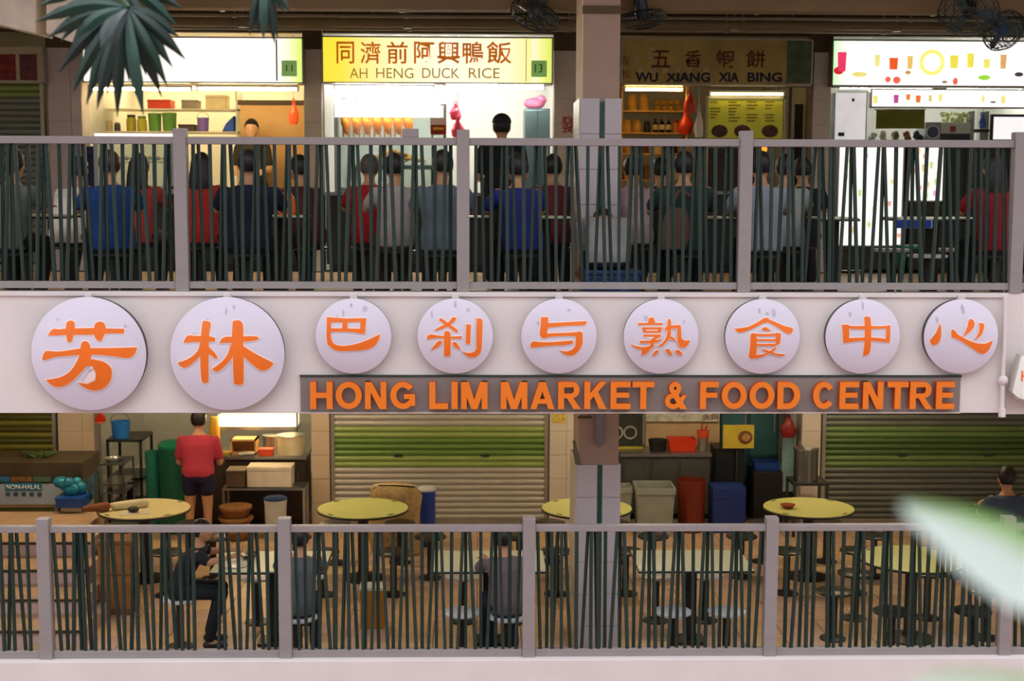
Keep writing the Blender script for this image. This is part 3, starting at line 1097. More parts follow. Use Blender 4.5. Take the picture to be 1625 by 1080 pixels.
# drain pipe at the end of the fascia, lightbox beyond it
t = T('drain_pipe', 'thin white pipe with round joint at the end of the fascia', 'pipe', (X(1592, 11.05, 600), 11.05, fb))
MB().tube(at(1595, 470, 11.06), at(1590, 658, 11.06), .018, n=10).build('pipe', m_white, t, smooth=True)
c = at(1592, 603, 11.05)
MB().ell(c, (.04, .035, .04)).build('joint', m_white, t, smooth=True)
MB().tube(at(1590, 648, 11.05), at(1590, 661, 11.05), .028, n=10).build('outlet', m_white, t, smooth=True)
Yb = 11.0
P = [at(u, w, Yb) for u, w in ((1618, 562), (1604, 620), (1613, 633), (1640, 640), (1720, 640), (1728, 630), (1728, 570), (1720, 562))]
t = T('lightbox_sign', 'white rounded lightbox with orange writing beyond the drain pipe', 'sign', (P[3].x, Yb, P[3].z))
MB().prism([(p.x, p.z) for p in P], Yb, 11.08).build('case', M('case_grey', (190, 184, 176), .5), t, bevel=.01)
MB().prism([(p.x + .012 * (1 if i < 3 else -1 if i > 4 else 0), p.z + (.012 if 1 < i < 6 else -.012)) for i, p in enumerate(P)], Yb - .008, Yb).build('face', M('face_white', (246, 244, 240), .4), t)
MB().box(P[3].x, P[4].x, 11.08, 11.162, P[3].z + .08, P[3].z + .2).build('wall_bracket', m_alu, t)
txt('Hong Lim', 1620, 1716, 588, 610, Yb - .008, m_orange, t)
# ================================================================== UPPER STALLS
def glass(name='pane_glass', tint=(225, 235, 232), mixf=0.12):
    if name in MATS:
        return MATS[name]
    m = bpy.data.materials.new(name)
    m.use_nodes = True
    nt = m.node_tree
    nt.nodes.clear()
    o = nt.nodes.new('ShaderNodeOutputMaterial')
    mx = nt.nodes.new('ShaderNodeMixShader')
    tr = nt.nodes.new('ShaderNodeBsdfTransparent')
    gl = nt.nodes.new('ShaderNodeBsdfGlossy')
    tr.inputs['Color'].default_value = lin(tint) + [1]
    gl.inputs['Roughness'].default_value = 0.05
    mx.inputs[0].default_value = mixf
    nt.links.new(tr.outputs[0], mx.inputs[1])
    nt.links.new(gl.outputs[0], mx.inputs[2])
    nt.links.new(mx.outputs[0], o.inputs[0])
    MATS[name] = m
    return m


m_glass = glass()
m_shelf = M('shelf_white', (226, 218, 196), 0.5, var=0.04)
m_tubew = M('tube_glow_white', (255, 250, 240), 0.5, var=0.0, emit=95.0)
m_tubey = M('tube_glow_warm', (255, 222, 160), 0.5, var=0.0, emit=80.0)
m_tubeo = M('tube_glow_amber', (255, 196, 96), 0.5, var=0.0, emit=48.0)
m_fix = M('fixture_white', (230, 226, 214), 0.5)
YSG = 16.62                      # sign faces


def base(p0, p1, q0, q1, Y, d):
    a, b_ = at(p0, q1, Y), at(p1, q0, Y)
    return Vector(((a.x + b_.x) / 2, Y + d / 2, a.z))


def tube_light(p0, p1, py, Y, mat, label):
    a, b_ = at(p0, py, Y), at(p1, py, Y)
    z = a.z
    t = T('tube_light', label, 'light', ((a.x + b_.x) / 2, Y, z))
    MB().tube((a.x + .02, Y, z), (b_.x - .02, Y, z), .014, n=10).build('tube', mat, t, smooth=True)
    q = MB().box(a.x, b_.x, Y - .03, Y + .03, z + .02, z + .042)
    q.box(a.x, a.x + .02, Y - .02, Y + .02, z - .02, z + .03)
    q.box(b_.x - .02, b_.x, Y - .02, Y + .02, z - .02, z + .03)
    q.build('batten', m_fix, t)
    ztop = 2.84 if z < 2.84 else 5.86 if Y > 17.1 else Z(132, 16.75)
    for x in (a.x + .1, b_.x - .1):
        MB().tube((x, Y, z + .04), (x, Y, ztop), .006, n=6).build('hanger', m_fix, t)
    return t


def sign_box(label, p0, p1, q0, q1, Y, face, case=None, d=.26, frame=.016, name='shop_sign', ysup=True):
    a, b_ = at(p0, q1, Y), at(p1, q0, Y)
    t = T(name, label, 'sign', ((a.x + b_.x) / 2, Y + d / 2, a.z))
    MB().box(a.x, b_.x, Y + .012, Y + d, a.z, b_.z).build('case', case or m_alu, t)
    q = MB()
    for (x0, x1, z0, z1) in ((a.x, b_.x, a.z, a.z + frame), (a.x, b_.x, b_.z - frame, b_.z), (a.x, a.x + frame, a.z, b_.z), (b_.x - frame, b_.x, a.z, b_.z)):
        q.box(x0, x1, Y - .008, Y + .012, z0, z1)
    q.build('frame', case or m_alu, t)
    f = MB().box(a.x + frame, b_.x - frame, Y, Y + .012, a.z + frame, b_.z - frame).build('face', face, t)
    return t


def shelf_unit(label, p0, p1, rows, Y, d=.3, mat=None, thick=.02, posts=True):
    """open shelf: boards at pixel heights rows"""
    mat = mat or m_shelf
    zs = [Z(r, Y, (p0 + p1) / 2) for r in rows]
    xa, xb = X(p0, Y, rows[0]), X(p1, Y, rows[0])
    t = T('display_shelf', label, 'shelf', ((xa + xb) / 2, Y + d / 2, min(zs) - thick))
    for z in zs:
        MB().box(xa, xb, Y, Y + d, z - thick, z).build('board', mat, t)
    if posts:
        for x in (xa, xb - .02):
            MB().box(x, x + .02, Y + .01, Y + d, ZU, max(zs) + .3).build('side_panel', mat, t)
    return t


def jar(label, p0, p1, q0, q1, Y, body, lid, group=None, name='jar', cat='jar'):
    a, b_ = at(p0, q1, Y), at(p1, q0, Y)
    r = (b_.x - a.x) / 2
    h = b_.z - a.z
    c = Vector(((a.x + b_.x) / 2, Y + r, a.z))
    t = T(name, label, cat, c, group)
    MB().lathe([(r * .9, 0), (r, .05 * h), (r, .7 * h), (r * .78, .82 * h), (r * .74, .86 * h)], c, 16).build('body', body, t, smooth=True)
    MB().lathe([(r * .8, .84 * h), (r * .82, .86 * h), (r * .82, .98 * h), (r * .76, h)], c, 16).build('lid', lid, t, smooth=True)
    return t


def bottle(label, p0, p1, q0, q1, Y, body, lab, group=None):
    a, b_ = at(p0, q1, Y), at(p1, q0, Y)
    r = (b_.x - a.x) / 2
    h = b_.z - a.z
    c = Vector(((a.x + b_.x) / 2, Y + r, a.z))
    t = T('bottle', label, 'bottle', c, group)
    MB().lathe([(r * .95, 0), (r, .03 * h), (r, .62 * h), (r * .4, .78 * h), (r * .36, .95 * h)], c, 14).build('body', body, t, smooth=True)
    MB().lathe([(r * .42, .93 * h), (r * .42, h)], c, 12).build('cap', M('cap_red', (170, 40, 30)), t, smooth=True)
    MB().lathe([(r * 1.02, .2 * h), (r * 1.02, .55 * h)], c, 14).build('paper_label', lab, t, smooth=True)
    return t


def tub(label, p0, p1, q0, q1, Y, body, lid=None, group=None, name='tub', cat='tub', taper=.86, sq=False, handle=False):
    a, b_ = at(p0, q1, Y), at(p1, q0, Y)
    r = (b_.x - a.x) / 2
    h = b_.z - a.z
    c = Vector(((a.x + b_.x) / 2, Y + r, a.z))
    t = T(name, label, cat, c, group)
    n = 4 if sq else 18
    k = 1.414 if sq else 1.0
    q = MB()
    prof = [(r * taper * k, 0), (r * .97 * k, .92 * h), (r * k, .92 * h), (r * k, h), (r * .93 * k, h), (r * .93 * k, .94 * h), (r * taper * .92 * k, .06 * h)]
    if sq:
        vs = []
        for rr, hh in prof:
            for (ux, uy) in ((-1, -1), (1, -1), (1, 1), (-1, 1)):
                vs.append(c + Vector((ux * rr / k, uy * rr / k * .8, hh)))
        fs = [(i * 4 + j, i * 4 + (j + 1) % 4, (i + 1) * 4 + (j + 1) % 4, (i + 1) * 4 + j) for i in range(len(prof) - 1) for j in range(4)]
        fs += [(3, 2, 1, 0), tuple(range((len(prof) - 1) * 4, len(prof) * 4))]
        q.add(vs, fs)
    else:
        q.lathe(prof, c, n)
    q.build('body', body, t, smooth=not sq)
    if lid:
        MB().lathe([(r * 1.02, h), (r * 1.03, h * 1.03), (r * .8, h * 1.07), (r * .1, h * 1.09)], c, n).build('lid', lid, t, smooth=True)
    if handle:
        MB().path([c + Vector((r * math.cos(w), -r * .2, h + r * .9 * math.sin(w))) for w in [PI * i / 10 for i in range(11)]], .006).build('handle', m_steel, t)
    return t


def carton(label, p0, p1, q0, q1, Y, d, mat, group=None, name='carton', cat='box', lidmat=None, flap=True):
    a, b_ = at(p0, q1, Y), at(p1, q0, Y)
    t = T(name, label, cat, ((a.x + b_.x) / 2, Y + d / 2, a.z), group)
    h = b_.z - a.z
    MB().box(a.x, b_.x, Y, Y + d, a.z, a.z + h * .8).build('body', mat, t, bevel=min(.01, h * .08))
    MB().box(a.x - .004, b_.x + .004, Y - .004, Y + d + .004, a.z + h * .8, b_.z).build('lid', lidmat or mat, t, bevel=min(.01, h * .05))
    return t


def hang_bag(label, p0, p1, q0, q1, Y, mat, group=None, name='plastic_bag'):
    a, b_ = at(p0, q1, Y), at(p1, q0, Y)
    w = (b_.x - a.x) / 2
    h = b_.z - a.z
    cx = (a.x + b_.x) / 2
    t = T(name, label, 'bag', (cx, Y, a.z), group)
    rings = []
    for k in range(9):
        f = k / 8.0
        ww = w * (.55 + .45 * math.sin(PI * min(1, f * 1.15 + .12))) * (1 if f < .75 else 1 - (f - .75) * 2.4)
        rings.append((Vector((cx + rnd(-.1, .1) * w, Y + rnd(-.01, .01), a.z + h * .84 * f)), max(.012, ww), max(.01, ww * .55)))
    MB().loft(rings, n=12).build('body', mat, t, smooth=True)
    MB().path([(cx - w * .25, Y, a.z + h * .8), (cx - w * .2, Y, a.z + h * .95), (cx, Y, b_.z), (cx + w * .2, Y, a.z + h * .95), (cx + w * .25, Y, a.z + h * .8)], .006).build('handle_loop', mat, t)
    MB().path([(cx, Y, b_.z - .004), (cx, Y + .01, b_.z + .03), (cx, Y + .01, 2.84 if a.z < 2.8 else 5.86 if Y > 17.1 else Z(132, 16.9))], .003).build('hook', m_steel, t)
    return t


def counter(label, p0, p1, pyt, Y, z0, d, mtop, mbody, name='stall_counter', doors=3):
    xa, xb = X(p0, Y, pyt), X(p1, Y, pyt)
    zt = Z(pyt, Y, (p0 + p1) / 2)
    t = T(name, label, 'counter', ((xa + xb) / 2, Y + d / 2, z0))
    MB().box(xa + .02, xb - .02, Y + .03, Y + d, z0 + .08, zt - .04).build('body', mbody, t)
    MB().box(xa + .05, xb - .05, Y + .08, Y + d, z0, z0 + .08).build('plinth', m_black, t)
    MB().box(xa, xb, Y, Y + d + .02, zt - .04, zt).build('top', mtop, t, bevel=.005)
    w = (xb - xa - .08) / doors
    for k in range(doors):
        dr = MB().box(xa + .04 + w * k + .006, xa + .04 + w * (k + 1) - .006, Y + .015, Y + .03, z0 + .12, zt - .08).build('door', mbody, t)
        MB().tube((xa + .04 + w * (k + .85), Y + .005, zt - .3), (xa + .04 + w * (k + .85), Y + .005, zt - .18), .007, n=6).build('handle', m_steel, dr)
    return t


m_ctop = M('counter_steel_top', (150, 152, 150), 0.3, 0.8)
m_cbody = M('counter_body_dark', (46, 52, 52), 0.5, 0.3)

# ---- stall with the shutter down (far left), photo sign above it
def shutter(label, p0, p1, q0, Y, z0, cols, pitch=.0715):
    """roller shutter; cols(k, n) gives the paint of slat k counted from the top"""
    xa, xb = X(p0, Y, q0 + 40), X(p1, Y, q0 + 40)
    ztop = Z(q0, Y, (p0 + p1) / 2)
    t = T('roller_shutter', label, 'shutter', ((xa + xb) / 2, Y, z0))
    meshes = {}
    n = int((ztop - z0 - .06) / pitch)
    for k in range(n):
        mt = cols(k)
        if mt.name not in meshes:
            prof = [(0, 0), (-.012, .012), (-.021, .028), (-.021, .042), (-.012, .058), (0, .066), (.006, .0715), (.006, 0)]
            vs = [(xx, y, z) for xx in (-(xb - xa) / 2 + .03, (xb - xa) / 2 - .03) for y, z in prof]
            m_ = len(prof)
            fs = [(i, (i + 1) % m_, m_ + (i + 1) % m_, m_ + i) for i in range(m_)] + [tuple(reversed(range(m_))), tuple(range(m_, 2 * m_))]
            me = MB().add(vs, fs).mesh('slat', smooth=True)
            me.materials.append(mt)
            meshes[mt.name] = me
        link('slat', meshes[mt.name], t, None, Vector((0, 0, ztop - z0 - pitch * (k + 1))))
    MB().box(xa + .02, xb - .02, Y - .02, Y + .02, z0, z0 + .07).build('bottom_bar', m_alu, t)
    for x in (xa, xb - .045):
        MB().box(x, x + .045, Y - .03, Y + .04, z0, ztop).build('guide_rail', m_alu, t)
    for x in (-.5, .55):
        MB().box((xa + xb) / 2 + x - .05, (xa + xb) / 2 + x + .05, Y - .03, Y - .02, ztop - .58, ztop - .555).build('lock_pull', m_dsteel, t)
    return t


ms_beige = M('slat_beige_grey', (184, 182, 172), 0.45, 0.25, var=0.05)
ms_lgreen = M('slat_light_green', (142, 166, 92), 0.45, 0.1, var=0.06)
ms_green = M('slat_green', (98, 132, 58), 0.45, 0.1, var=0.06)
ms_olive = M('slat_olive', (120, 118, 44), 0.45, 0.1, var=0.06)
ms_oliveD = M('slat_dark_olive', (84, 84, 34), 0.45, 0.1, var=0.06)
ms_grey = M('slat_grey_green', (132, 142, 134), 0.45, 0.25, var=0.05)
shutter('closed grey roller shutter with green top slats beside the lit cream-shelved stall', -300, 71, 133, YS + .05, ZU, lambda k: ms_lgreen if k < 2 else ms_grey)
m_photo = M('photo_print_backing', (186, 176, 150), 0.5)
t = sign_box('dim shop sign with red food photographs above the grey shutter', -300, 68, 74, 130, YSG, m_photo)
for (p0, p1, mt) in ((-20, 24, M('print_red_food', (120, 36, 28), var=.5, scale=14)), (32, 58, M('print_maroon_food', (98, 52, 56), var=.4, scale=14))):
    MB().pbox(p0, p1, 86, 127, YSG - .006, .004).build('food_print', mt, t)
# tilted white panels above it
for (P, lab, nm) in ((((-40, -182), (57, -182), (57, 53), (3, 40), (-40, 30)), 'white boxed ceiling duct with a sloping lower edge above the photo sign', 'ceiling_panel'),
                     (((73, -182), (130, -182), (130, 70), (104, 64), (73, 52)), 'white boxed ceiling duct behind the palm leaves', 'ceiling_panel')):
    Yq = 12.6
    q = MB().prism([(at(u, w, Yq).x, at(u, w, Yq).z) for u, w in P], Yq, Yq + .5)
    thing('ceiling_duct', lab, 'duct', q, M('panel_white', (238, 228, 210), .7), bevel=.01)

# ---- cream-shelved stall
f_white = ramp_mat('lightbox_white_face', 'X', [(-1.3, (255, 250, 240)), (.9, (255, 252, 246)), (1.05, (250, 250, 225)), (1.22, (214, 236, 120))], emit=1.05)
t = sign_box('overexposed white lit shop sign with green end panel above the cream-shelved stall', 131, 481, 59, 131, YSG, f_white)
MB().pbox(438.3, 439.6, 62, 128, YSG - .004, .004).build('divider', m_dsteel, t)
mg = M('unit_plate_green', (150, 200, 110), .5, emit=.35)
MB().pbox(447, 471, 96, 121, YSG - .006, .005).build('unit_plate', mg, t)
txt('11', 454, 464, 103, 113, YSG - .006, M('plate_ink', (70, 120, 60)), t, ext=.002)
for (p0, p1, q0, q1, c_) in ((186, 194, 98, 118, (236, 150, 150)), (224, 230, 72, 82, (244, 170, 160)), (246, 256, 78, 87, (250, 226, 150))):
    MB().pbox(p0, p1, q0, q1, YSG - .004, .003).build('food_print', M('print_%d' % p0, c_, var=.3, scale=30, emit=.8), t)
tube_light(140, 305, 141, 16.78, m_tubey, 'warm tube light over the cream shelves')
tube_light(312, 474, 141, 16.78, m_tubey, 'warm tube light over the tan board')
tube_light(150, 470, 139, 19.2, m_tubey, 'long warm tube light at the back of the cream-shelved stall')
shelf_unit('cream double wall shelf full of tubs and boxes', 150, 376, (172, 208), 18.4, .45)
yb_ = 18.42
carton('red plastic box on the top cream shelf', 234, 270, 158, 172, yb_, .3, M('plastic_red', (214, 66, 30)), name='storage_box')
carton('grey mesh box on the top cream shelf', 288, 312, 158, 172, yb_, .3, M('mesh_grey', (146, 136, 116)), name='storage_box')
carton('cream printed carton on the top cream shelf', 326, 358, 150, 172, yb_, .3, M('carton_cream', (236, 220, 170)), name='carton')
jar('yellow-green jar with dark lid beneath the palm leaf tips', 199, 214, 182, 208, yb_, M('jar_lime', (172, 164, 52)), m_dsteel)
jar('lime jar with green lid next to the yellow-green jar', 216, 231, 184, 208, yb_, M('jar_lime2', (190, 184, 48)), M('lid_green', (90, 130, 50)))
tub('green tub on the lower cream shelf, beside the lime jar', 233, 254, 181, 208, yb_, M('tub_green', (96, 148, 62)), M('lid_green2', (120, 168, 84)))
tub('green tub on the lower cream shelf, beside the dark crate', 255, 278, 180, 208, yb_, M('tub_green', (96, 148, 62)), M('lid_green2', (120, 168, 84)))
tub('purple bucket with handle on the cream shelf', 311, 330, 186, 208, 18.42, M('bucket_purple', (136, 108, 196)), handle=True, name='bucket', cat='bucket')
carton('dark open crate beside the purple bucket', 283, 308, 197, 208, 18.42, .3, M('crate_dark', (62, 56, 46)), name='crate', cat='crate')
a = at(352, 206, yb_)
b_ = at(371, 181, yb_)
thing('dustpan', 'bright blue triangular plastic scoop on the cream shelf', 'dustpan', MB().prism([(a.x, a.z), (b_.x, a.z), (b_.x, b_.z), (a.x + .05, a.z + .1)], yb_, yb_ + .2), M('plastic_blue', (28, 84, 190)), bevel=.01)
carton('dull brown machine at the end of the cream shelves', 157, 166, 192, 208, 18.42, .3, M('machine_brown', (112, 96, 70)), name='appliance', cat='appliance')
tub('beige crock next to the brown machine', 168, 178, 192, 208, 18.42, M('crock_beige', (206, 184, 140)), name='crock', cat='crock')
jar('small dark jar in front of the cream shelves', 180, 190, 194, 208, 18.42, M('jar_dark', (70, 70, 74)), m_steel)
rest(Z(172, 18.4, 263), 'on the top cream shelf')
rest(Z(208, 18.4, 263), 'lower cream shelf', 'beneath the palm leaf tips', 'lime jar with green lid', 'purple bucket with handle', 'dark open crate', 'triangular plastic scoop', 'dull brown machine', 'beige crock', 'small dark jar')
m_counterglow = M('display_glow', (255, 250, 242), .5, var=0, emit=1.3)
t = T('display_case', 'glass food display case with lit top in the cream-shelved stall', 'display case', base(150, 276, 213, 300, 16.9, .5))
MB().pbox(150, 276, 212, 219, 16.9, .5).build('lit_top', m_counterglow, t)
MB().pbox(150, 276, 219, 300, 16.9, .008).build('front_pane', m_glass, t)
MB().pbox(150, 276, 296, 303, 16.9, .5).build('base_board', m_steel, t)
for k in range(2):
    MB().pbox(150 + 122 * k, 154 + 122 * k, 219, 300, 16.9, .5).build('side_post', m_steel, t)
MB().pbox(154, 272, 255, 258, 17.0, .38).build('glass_shelf', m_glass, t)
for k in range(7):
    p = 188 + 12.5 * k
    q = MB()
    c = at(p, 254, 17.15)
    q.lathe([(.015, 0), (.041, .016), (.0445, .028), (.036, .029), (.015, .014)], c, 14)
    d_ = thing('food_tray', 'shallow tray of golden food in the lit display case', 'tray', q, m_steel, 'trays in the lit display case', smooth=True)
    MB().ell(c + Vector((0, 0, .028)), (.034, .034, .022)).build('food', M('food_golden', (222, 164, 82), var=.5, scale=30), d_, smooth=True)
carton('dark blue coffee machine beside the lit display case', 131, 148, 232, 300, 16.95, .4, M('machine_navy', (26, 40, 92)), name='appliance', cat='appliance')
counter('dark counter of the cream-shelved stall', 133, 480, 303, YS + .04, ZU, .62, m_ctop, m_cbody, doors=4)
a = at(378, 303, 17.6)
b_ = at(481, 160, 17.6)
t = T('plywood_board', 'tan plywood board standing behind the vendor', 'board', ((a.x + b_.x) / 2, 17.8, ZU))
MB().box(a.x, b_.x, 17.86, 17.9, ZU, b_.z).build('sheet', M('plywood', (214, 172, 112), .6, var=.06), t)
MB().box(a.x - .03, b_.x, 17.84, 17.86, b_.z - .04, b_.z + .02).build('dark_edge', M('edge_dark', (70, 48, 24)), t)
hang_bag('orange-red plastic bag hanging on the tan plywood board', 458, 474, 156, 197, 17.2, M('bag_orange', (226, 84, 26), .4))

# ---- duck rice stall
f_duck = ramp_mat('duck_sign_face', 'X', [(-1.36, (250, 222, 50)), (-1.1, (252, 226, 76)), (-.6, (254, 242, 176)), (.1, (255, 249, 226)), (.8, (255, 246, 206)), (1.08, (255, 240, 150)), (1.09, (246, 244, 214)), (1.2, (238, 242, 150)), (1.36, (204, 224, 60))], emit=.98)  # cream middle paints the backlight's overexposure into the yellow face
t = sign_box('glowing yellow AH HENG DUCK RICE shop sign', 511, 878, 59, 132, YSG, f_duck)
m_ink1 = M('sign_ink_ochre', (206, 112, 24), .6, var=.2, emit=.55)
m_ink2 = M('sign_ink_brown', (176, 140, 50), .6, emit=.5)
for ch, p0, p1 in zip('同濟前阿興鴨飯', (534, 572, 614, 657, 694, 734, 772), (562, 604, 647, 689, 730, 767, 812)):
    txt(ch, p0, p1, 66, 101, YSG, m_ink1, t, 'character', .004, .012)
for w_, p0, p1 in (('AH', 555, 583), ('HENG', 597, 656), ('DUCK', 670, 729), ('RICE', 744, 793)):
    txt(w_, p0, p1, 108, 124, YSG, m_ink2, t, 'word')
MB().pbox(834.3, 835.6, 62, 129, YSG - .004, .004).build('divider', m_dsteel, t)
MB().pbox(843, 868, 96, 122, YSG - .006, .005).build('unit_plate', mg, t)
txt('13', 849, 861, 102, 115, YSG - .006, M('plate_ink', (70, 120, 60)), t, ext=.002)
tube_light(530, 690, 139, 16.8, m_tubew, 'white tube light above the roast ducks')
tube_light(540, 696, 183, 16.93, M('added_tube_glow', (255, 214, 140), var=0, emit=40.0), 'added golden tube light hidden behind the banner to brighten the ducks')  # extra lamp, put in only to brighten the ducks
tube_light(705, 865, 139, 16.8, m_tubew, 'white tube light above the steel fridge')
tube_light(560, 850, 137, 19.0, m_tubew, 'white tube light at the back of the duck rice stall')
t = T('price_banner', 'blank white lit price banner above the roast ducks', 'sign', base(531, 698, 138, 186, 16.86, .03))
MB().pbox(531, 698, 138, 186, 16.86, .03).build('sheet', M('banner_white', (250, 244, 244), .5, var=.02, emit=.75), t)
for p0, p1 in ((541, 550), (564, 568)):
    MB().pbox(p0, p1, 153, 158, 16.855, .004).build('red_mark', M('mark_red', (226, 110, 130)), t)
t = T('duck_cabinet', 'glass and steel cabinet in which roast ducks hang', 'cabinet', base(532, 708, 186, 303, 16.84, .55))
for p in (531, 704):
    MB().pbox(p, p + 4, 165, 303, 16.9, .22).build('post', m_steel, t)
MB().pbox(535, 704, 186, 300, 16.85, .008).build('front_pane', m_glass, t)
MB().pbox(531, 708, 298, 305, 16.84, .55).build('base_board', m_steel, t)
zb = Z(167, 17.1)
MB().tube((X(534, 17.1, 170), 17.1, zb), (X(706, 17.1, 170), 17.1, zb), .01, n=8).build('hanging_rail', m_steel, t)
m_duck = M('roast_duck_skin', (216, 136, 52), .3, var=.45, scale=9)
for k in range(7):
    p = 549 + 16.5 * k
    c = at(p, 168, 17.1)
    t2 = T('roast_duck', 'glossy brown roast duck hanging by its neck from the rail', 'duck', (c.x, 17.1, c.z - .36), 'roast ducks on the rail')
    q = MB()
    rings = [(c + Vector((0, 0, 0)), .014, .014), (c + Vector((.01, 0, -.03)), .02, .02), (c + Vector((-.005, 0, -.07)), .03, .035), (c + Vector((-.012, 0, -.12)), .052, .06), (c + Vector((-.006, 0, -.19)), .06, .075), (c + Vector((.004, 0, -.26)), .05, .06), (c + Vector((.006, 0, -.31)), .03, .035), (c + Vector((.008, 0, -.34)), .01, .012)]
    q.loft(rings, n=12)
    q.build('body', m_duck, t2, smooth=True)
    for s_ in (-1, 1):
        MB().cap(c + Vector((s_ * .042, -.03, -.13)), c + Vector((s_ * .05, -.04, -.22)), .012, .009).build('wing', m_duck, t2, smooth=True)
        MB().cap(c + Vector((s_ * .03, 0, -.27)), c + Vector((s_ * .035, 0, -.36)), .018, .009).build('drumstick', m_duck, t2, smooth=True)
    MB().path([c + Vector((0, 0, .0)), c + Vector((0, 0, .012)), c + Vector((.01, 0, .022))], .004).build('hook', m_steel, t2)
q = MB()
c = at(625, 262, 17.1)
for k in range(60):
    a_ = rnd(0, 2 * PI)
    r_ = rnd(0, 1)
    q.ell(c + Vector((r_ * .42 * math.cos(a_), r_ * .16 * math.sin(a_), .015 + .14 * (1 - r_) + rnd(0, .03))), (rnd(.03, .06), rnd(.02, .04), rnd(.012, .025)), 8, 6, rot=Matrix.Rotation(rnd(0, 3), 3, 'Z'))
o = thing('food_heap', 'heap of golden fried pieces on a tray under the ducks', 'food', q, M('food_fried', (232, 176, 70), .5, var=.5, scale=18), smooth=True)
o['kind'] = 'stuff'
t = T('food_stand', 'steel tray stand carrying the golden heap', 'tray', base(560, 690, 262, 303, 16.95, .4))
MB().pbox(560, 690, 262, 268, 16.92, .42).build('tray', m_steel, t)
for p in (562, 684):
    MB().pbox(p, p + 4, 268, 297, 16.95, .02).build('leg', m_steel, t)
    MB().pbox(p, p + 4, 268, 297, 17.28, .02).build('leg', m_steel, t)
t = T('menu_poster', 'small red and white poster on a stand beside the ducks', 'poster', base(683, 708, 187, 214, 16.8, .02))
MB().pbox(683, 708, 187, 214, 16.8, .015).build('sheet', M('poster_white', (232, 216, 208)), t)
MB().pbox(683.5, 707.5, 198, 213, 16.796, .005).build('red_panel', M('poster_red', (150, 52, 24)), t)
MB().pbox(687, 704, 202, 206, 16.792, .004).build('yellow_band', M('poster_yellow', (230, 190, 60)), t)
for p in (685, 704):
    MB().pbox(p, p + 2, 214, 303, 16.8, .015).build('leg', m_dsteel, t)
m_pink = M('bag_pink', (236, 70, 100), .4, var=.15)
hang_bag('bright pink plastic bag hanging highest beside the poster', 714, 732, 160, 190, 16.86, m_pink)
hang_bag('bright pink plastic bag hanging lower, against the railing post', 716, 737, 185, 218, 16.72, m_pink)
t = T('steel_fridge', 'tall grey steel fridge beside the tiled pillar', 'fridge', base(832, 873, 172, 430, 17.1, .7))
a, b_ = at(832, 430, 17.1), at(873, 172, 17.1)
MB().box(a.x, b_.x, 17.12, 17.8, ZU, b_.z).build('body', M('fridge_steel', (96, 118, 122), .35, .5), t)
for (x0, x1) in ((a.x, (a.x + b_.x) / 2 - .004), ((a.x + b_.x) / 2 + .004, b_.x)):
    d_ = MB().box(x0, x1, 17.09, 17.12, ZU + .1, b_.z - .02).build('door', M('fridge_door', (108, 132, 136), .3, .5), t, bevel=.005)
    MB().tube((x1 - .03, 17.07, ZU + .9), (x1 - .03, 17.07, ZU + 1.5), .01, n=6).build('handle', m_steel, d_)
hang = at(848, 172, 17.3)
q = MB().ell(hang + Vector((0, 0, .06)), (.13, .1, .07), 12, 8).ell(hang + Vector((.08, 0, .1)), (.07, .06, .06), 10, 6)
thing('pink_bundle', 'crumpled pink plastic bundle on top of the fridge', 'bag', q, M('bag_pale_pink', (238, 130, 170), .5, var=.2), smooth=True)
counter('steel counter of the duck rice stall', 514, 828, 305, YS + .02, ZU, .62, m_ctop, m_cbody, doors=4)
# red luck character on the tiled pillar
t = T('luck_sticker', 'red paper-cut luck character stuck on the tiled pillar', 'sticker', base(890, 911, 183, 212, YS - .02, .004))
txt('發', 890, 911, 184, 211, YS - .013, M('sticker_red', (170, 66, 24)), t, 'character', .003, .015)

# ---- wu xiang stall
f_wu = M('wu_sign_face_brown', (136, 110, 50), .5, var=.25, scale=3, emit=.10)  # slight emission added to the face of an unlit sign
t = sign_box('dull brown WU XIANG XIA BING shop sign, unlit but given a faint glow', 985, 1291, 62, 135, YSG, f_wu)
m_ink3 = M('sign_ink_maroon', (112, 38, 22), .6)
m_navy = M('sign_ink_navy', (22, 28, 70), .6)
for ch, p0, p1 in zip('五香蝦餅', (1034, 1087, 1136, 1184), (1064, 1113, 1167, 1215)):
    txt(ch, p0, p1, 80, 107, YSG, m_ink3, t, 'character', .004, .014)
for w_, p0, p1 in (('WU', 1008, 1044), ('XIANG', 1056, 1127), ('XIA', 1140, 1173), ('BING', 1186, 1241)):
    txt(w_, p0, p1, 115, 130, YSG, m_navy, t, 'word', .004, .03)
for ch, q0, q1 in (('友', 88, 103), ('松', 110, 124)):
    txt(ch, 986, 1000, q0, q1, YSG, m_ink3, t, 'character', .003)
m_prawn = M('print_cracker_tan', (188, 158, 112), .6, var=.2, scale=20)
for (p, q_) in ((1013, 77), (1035, 78), (1011, 93), (1032, 93), (1017, 110), (1036, 112), (1056, 112), (1074, 112), (1092, 111), (1121, 110)):
    c = at(p, q_, YSG - .003)
    MB().cbox((c.x, YSG - .002, c.z), (.07, .004, .06), Matrix.Rotation(rnd(-.3, .3), 3, 'Y')).build('cracker_print', m_prawn, t)
MB().pbox(1248, 1288, 65, 132, YSG - .004, .004).build('green_end_panel', M('end_panel_green', (72, 92, 64), .5, var=.4, scale=8), t)
MB().pbox(1247, 1248.4, 64, 133, YSG - .006, .006).build('divider', m_alu, t)
tube_light(990, 1085, 142, 16.85, m_tubeo, 'amber tube light above the jar shelves')
tube_light(1125, 1245, 149, 16.8, M('tube_glow_dim', (255, 226, 150), var=0, emit=9.0), 'dim tube light over the lime menu board')
shelf_unit('amber-lit wall shelves holding jars and sauce bottles', 986, 1092, (175, 210, 243, 285), 18.0, .35, M('shelf_amber', (224, 176, 92), .5))
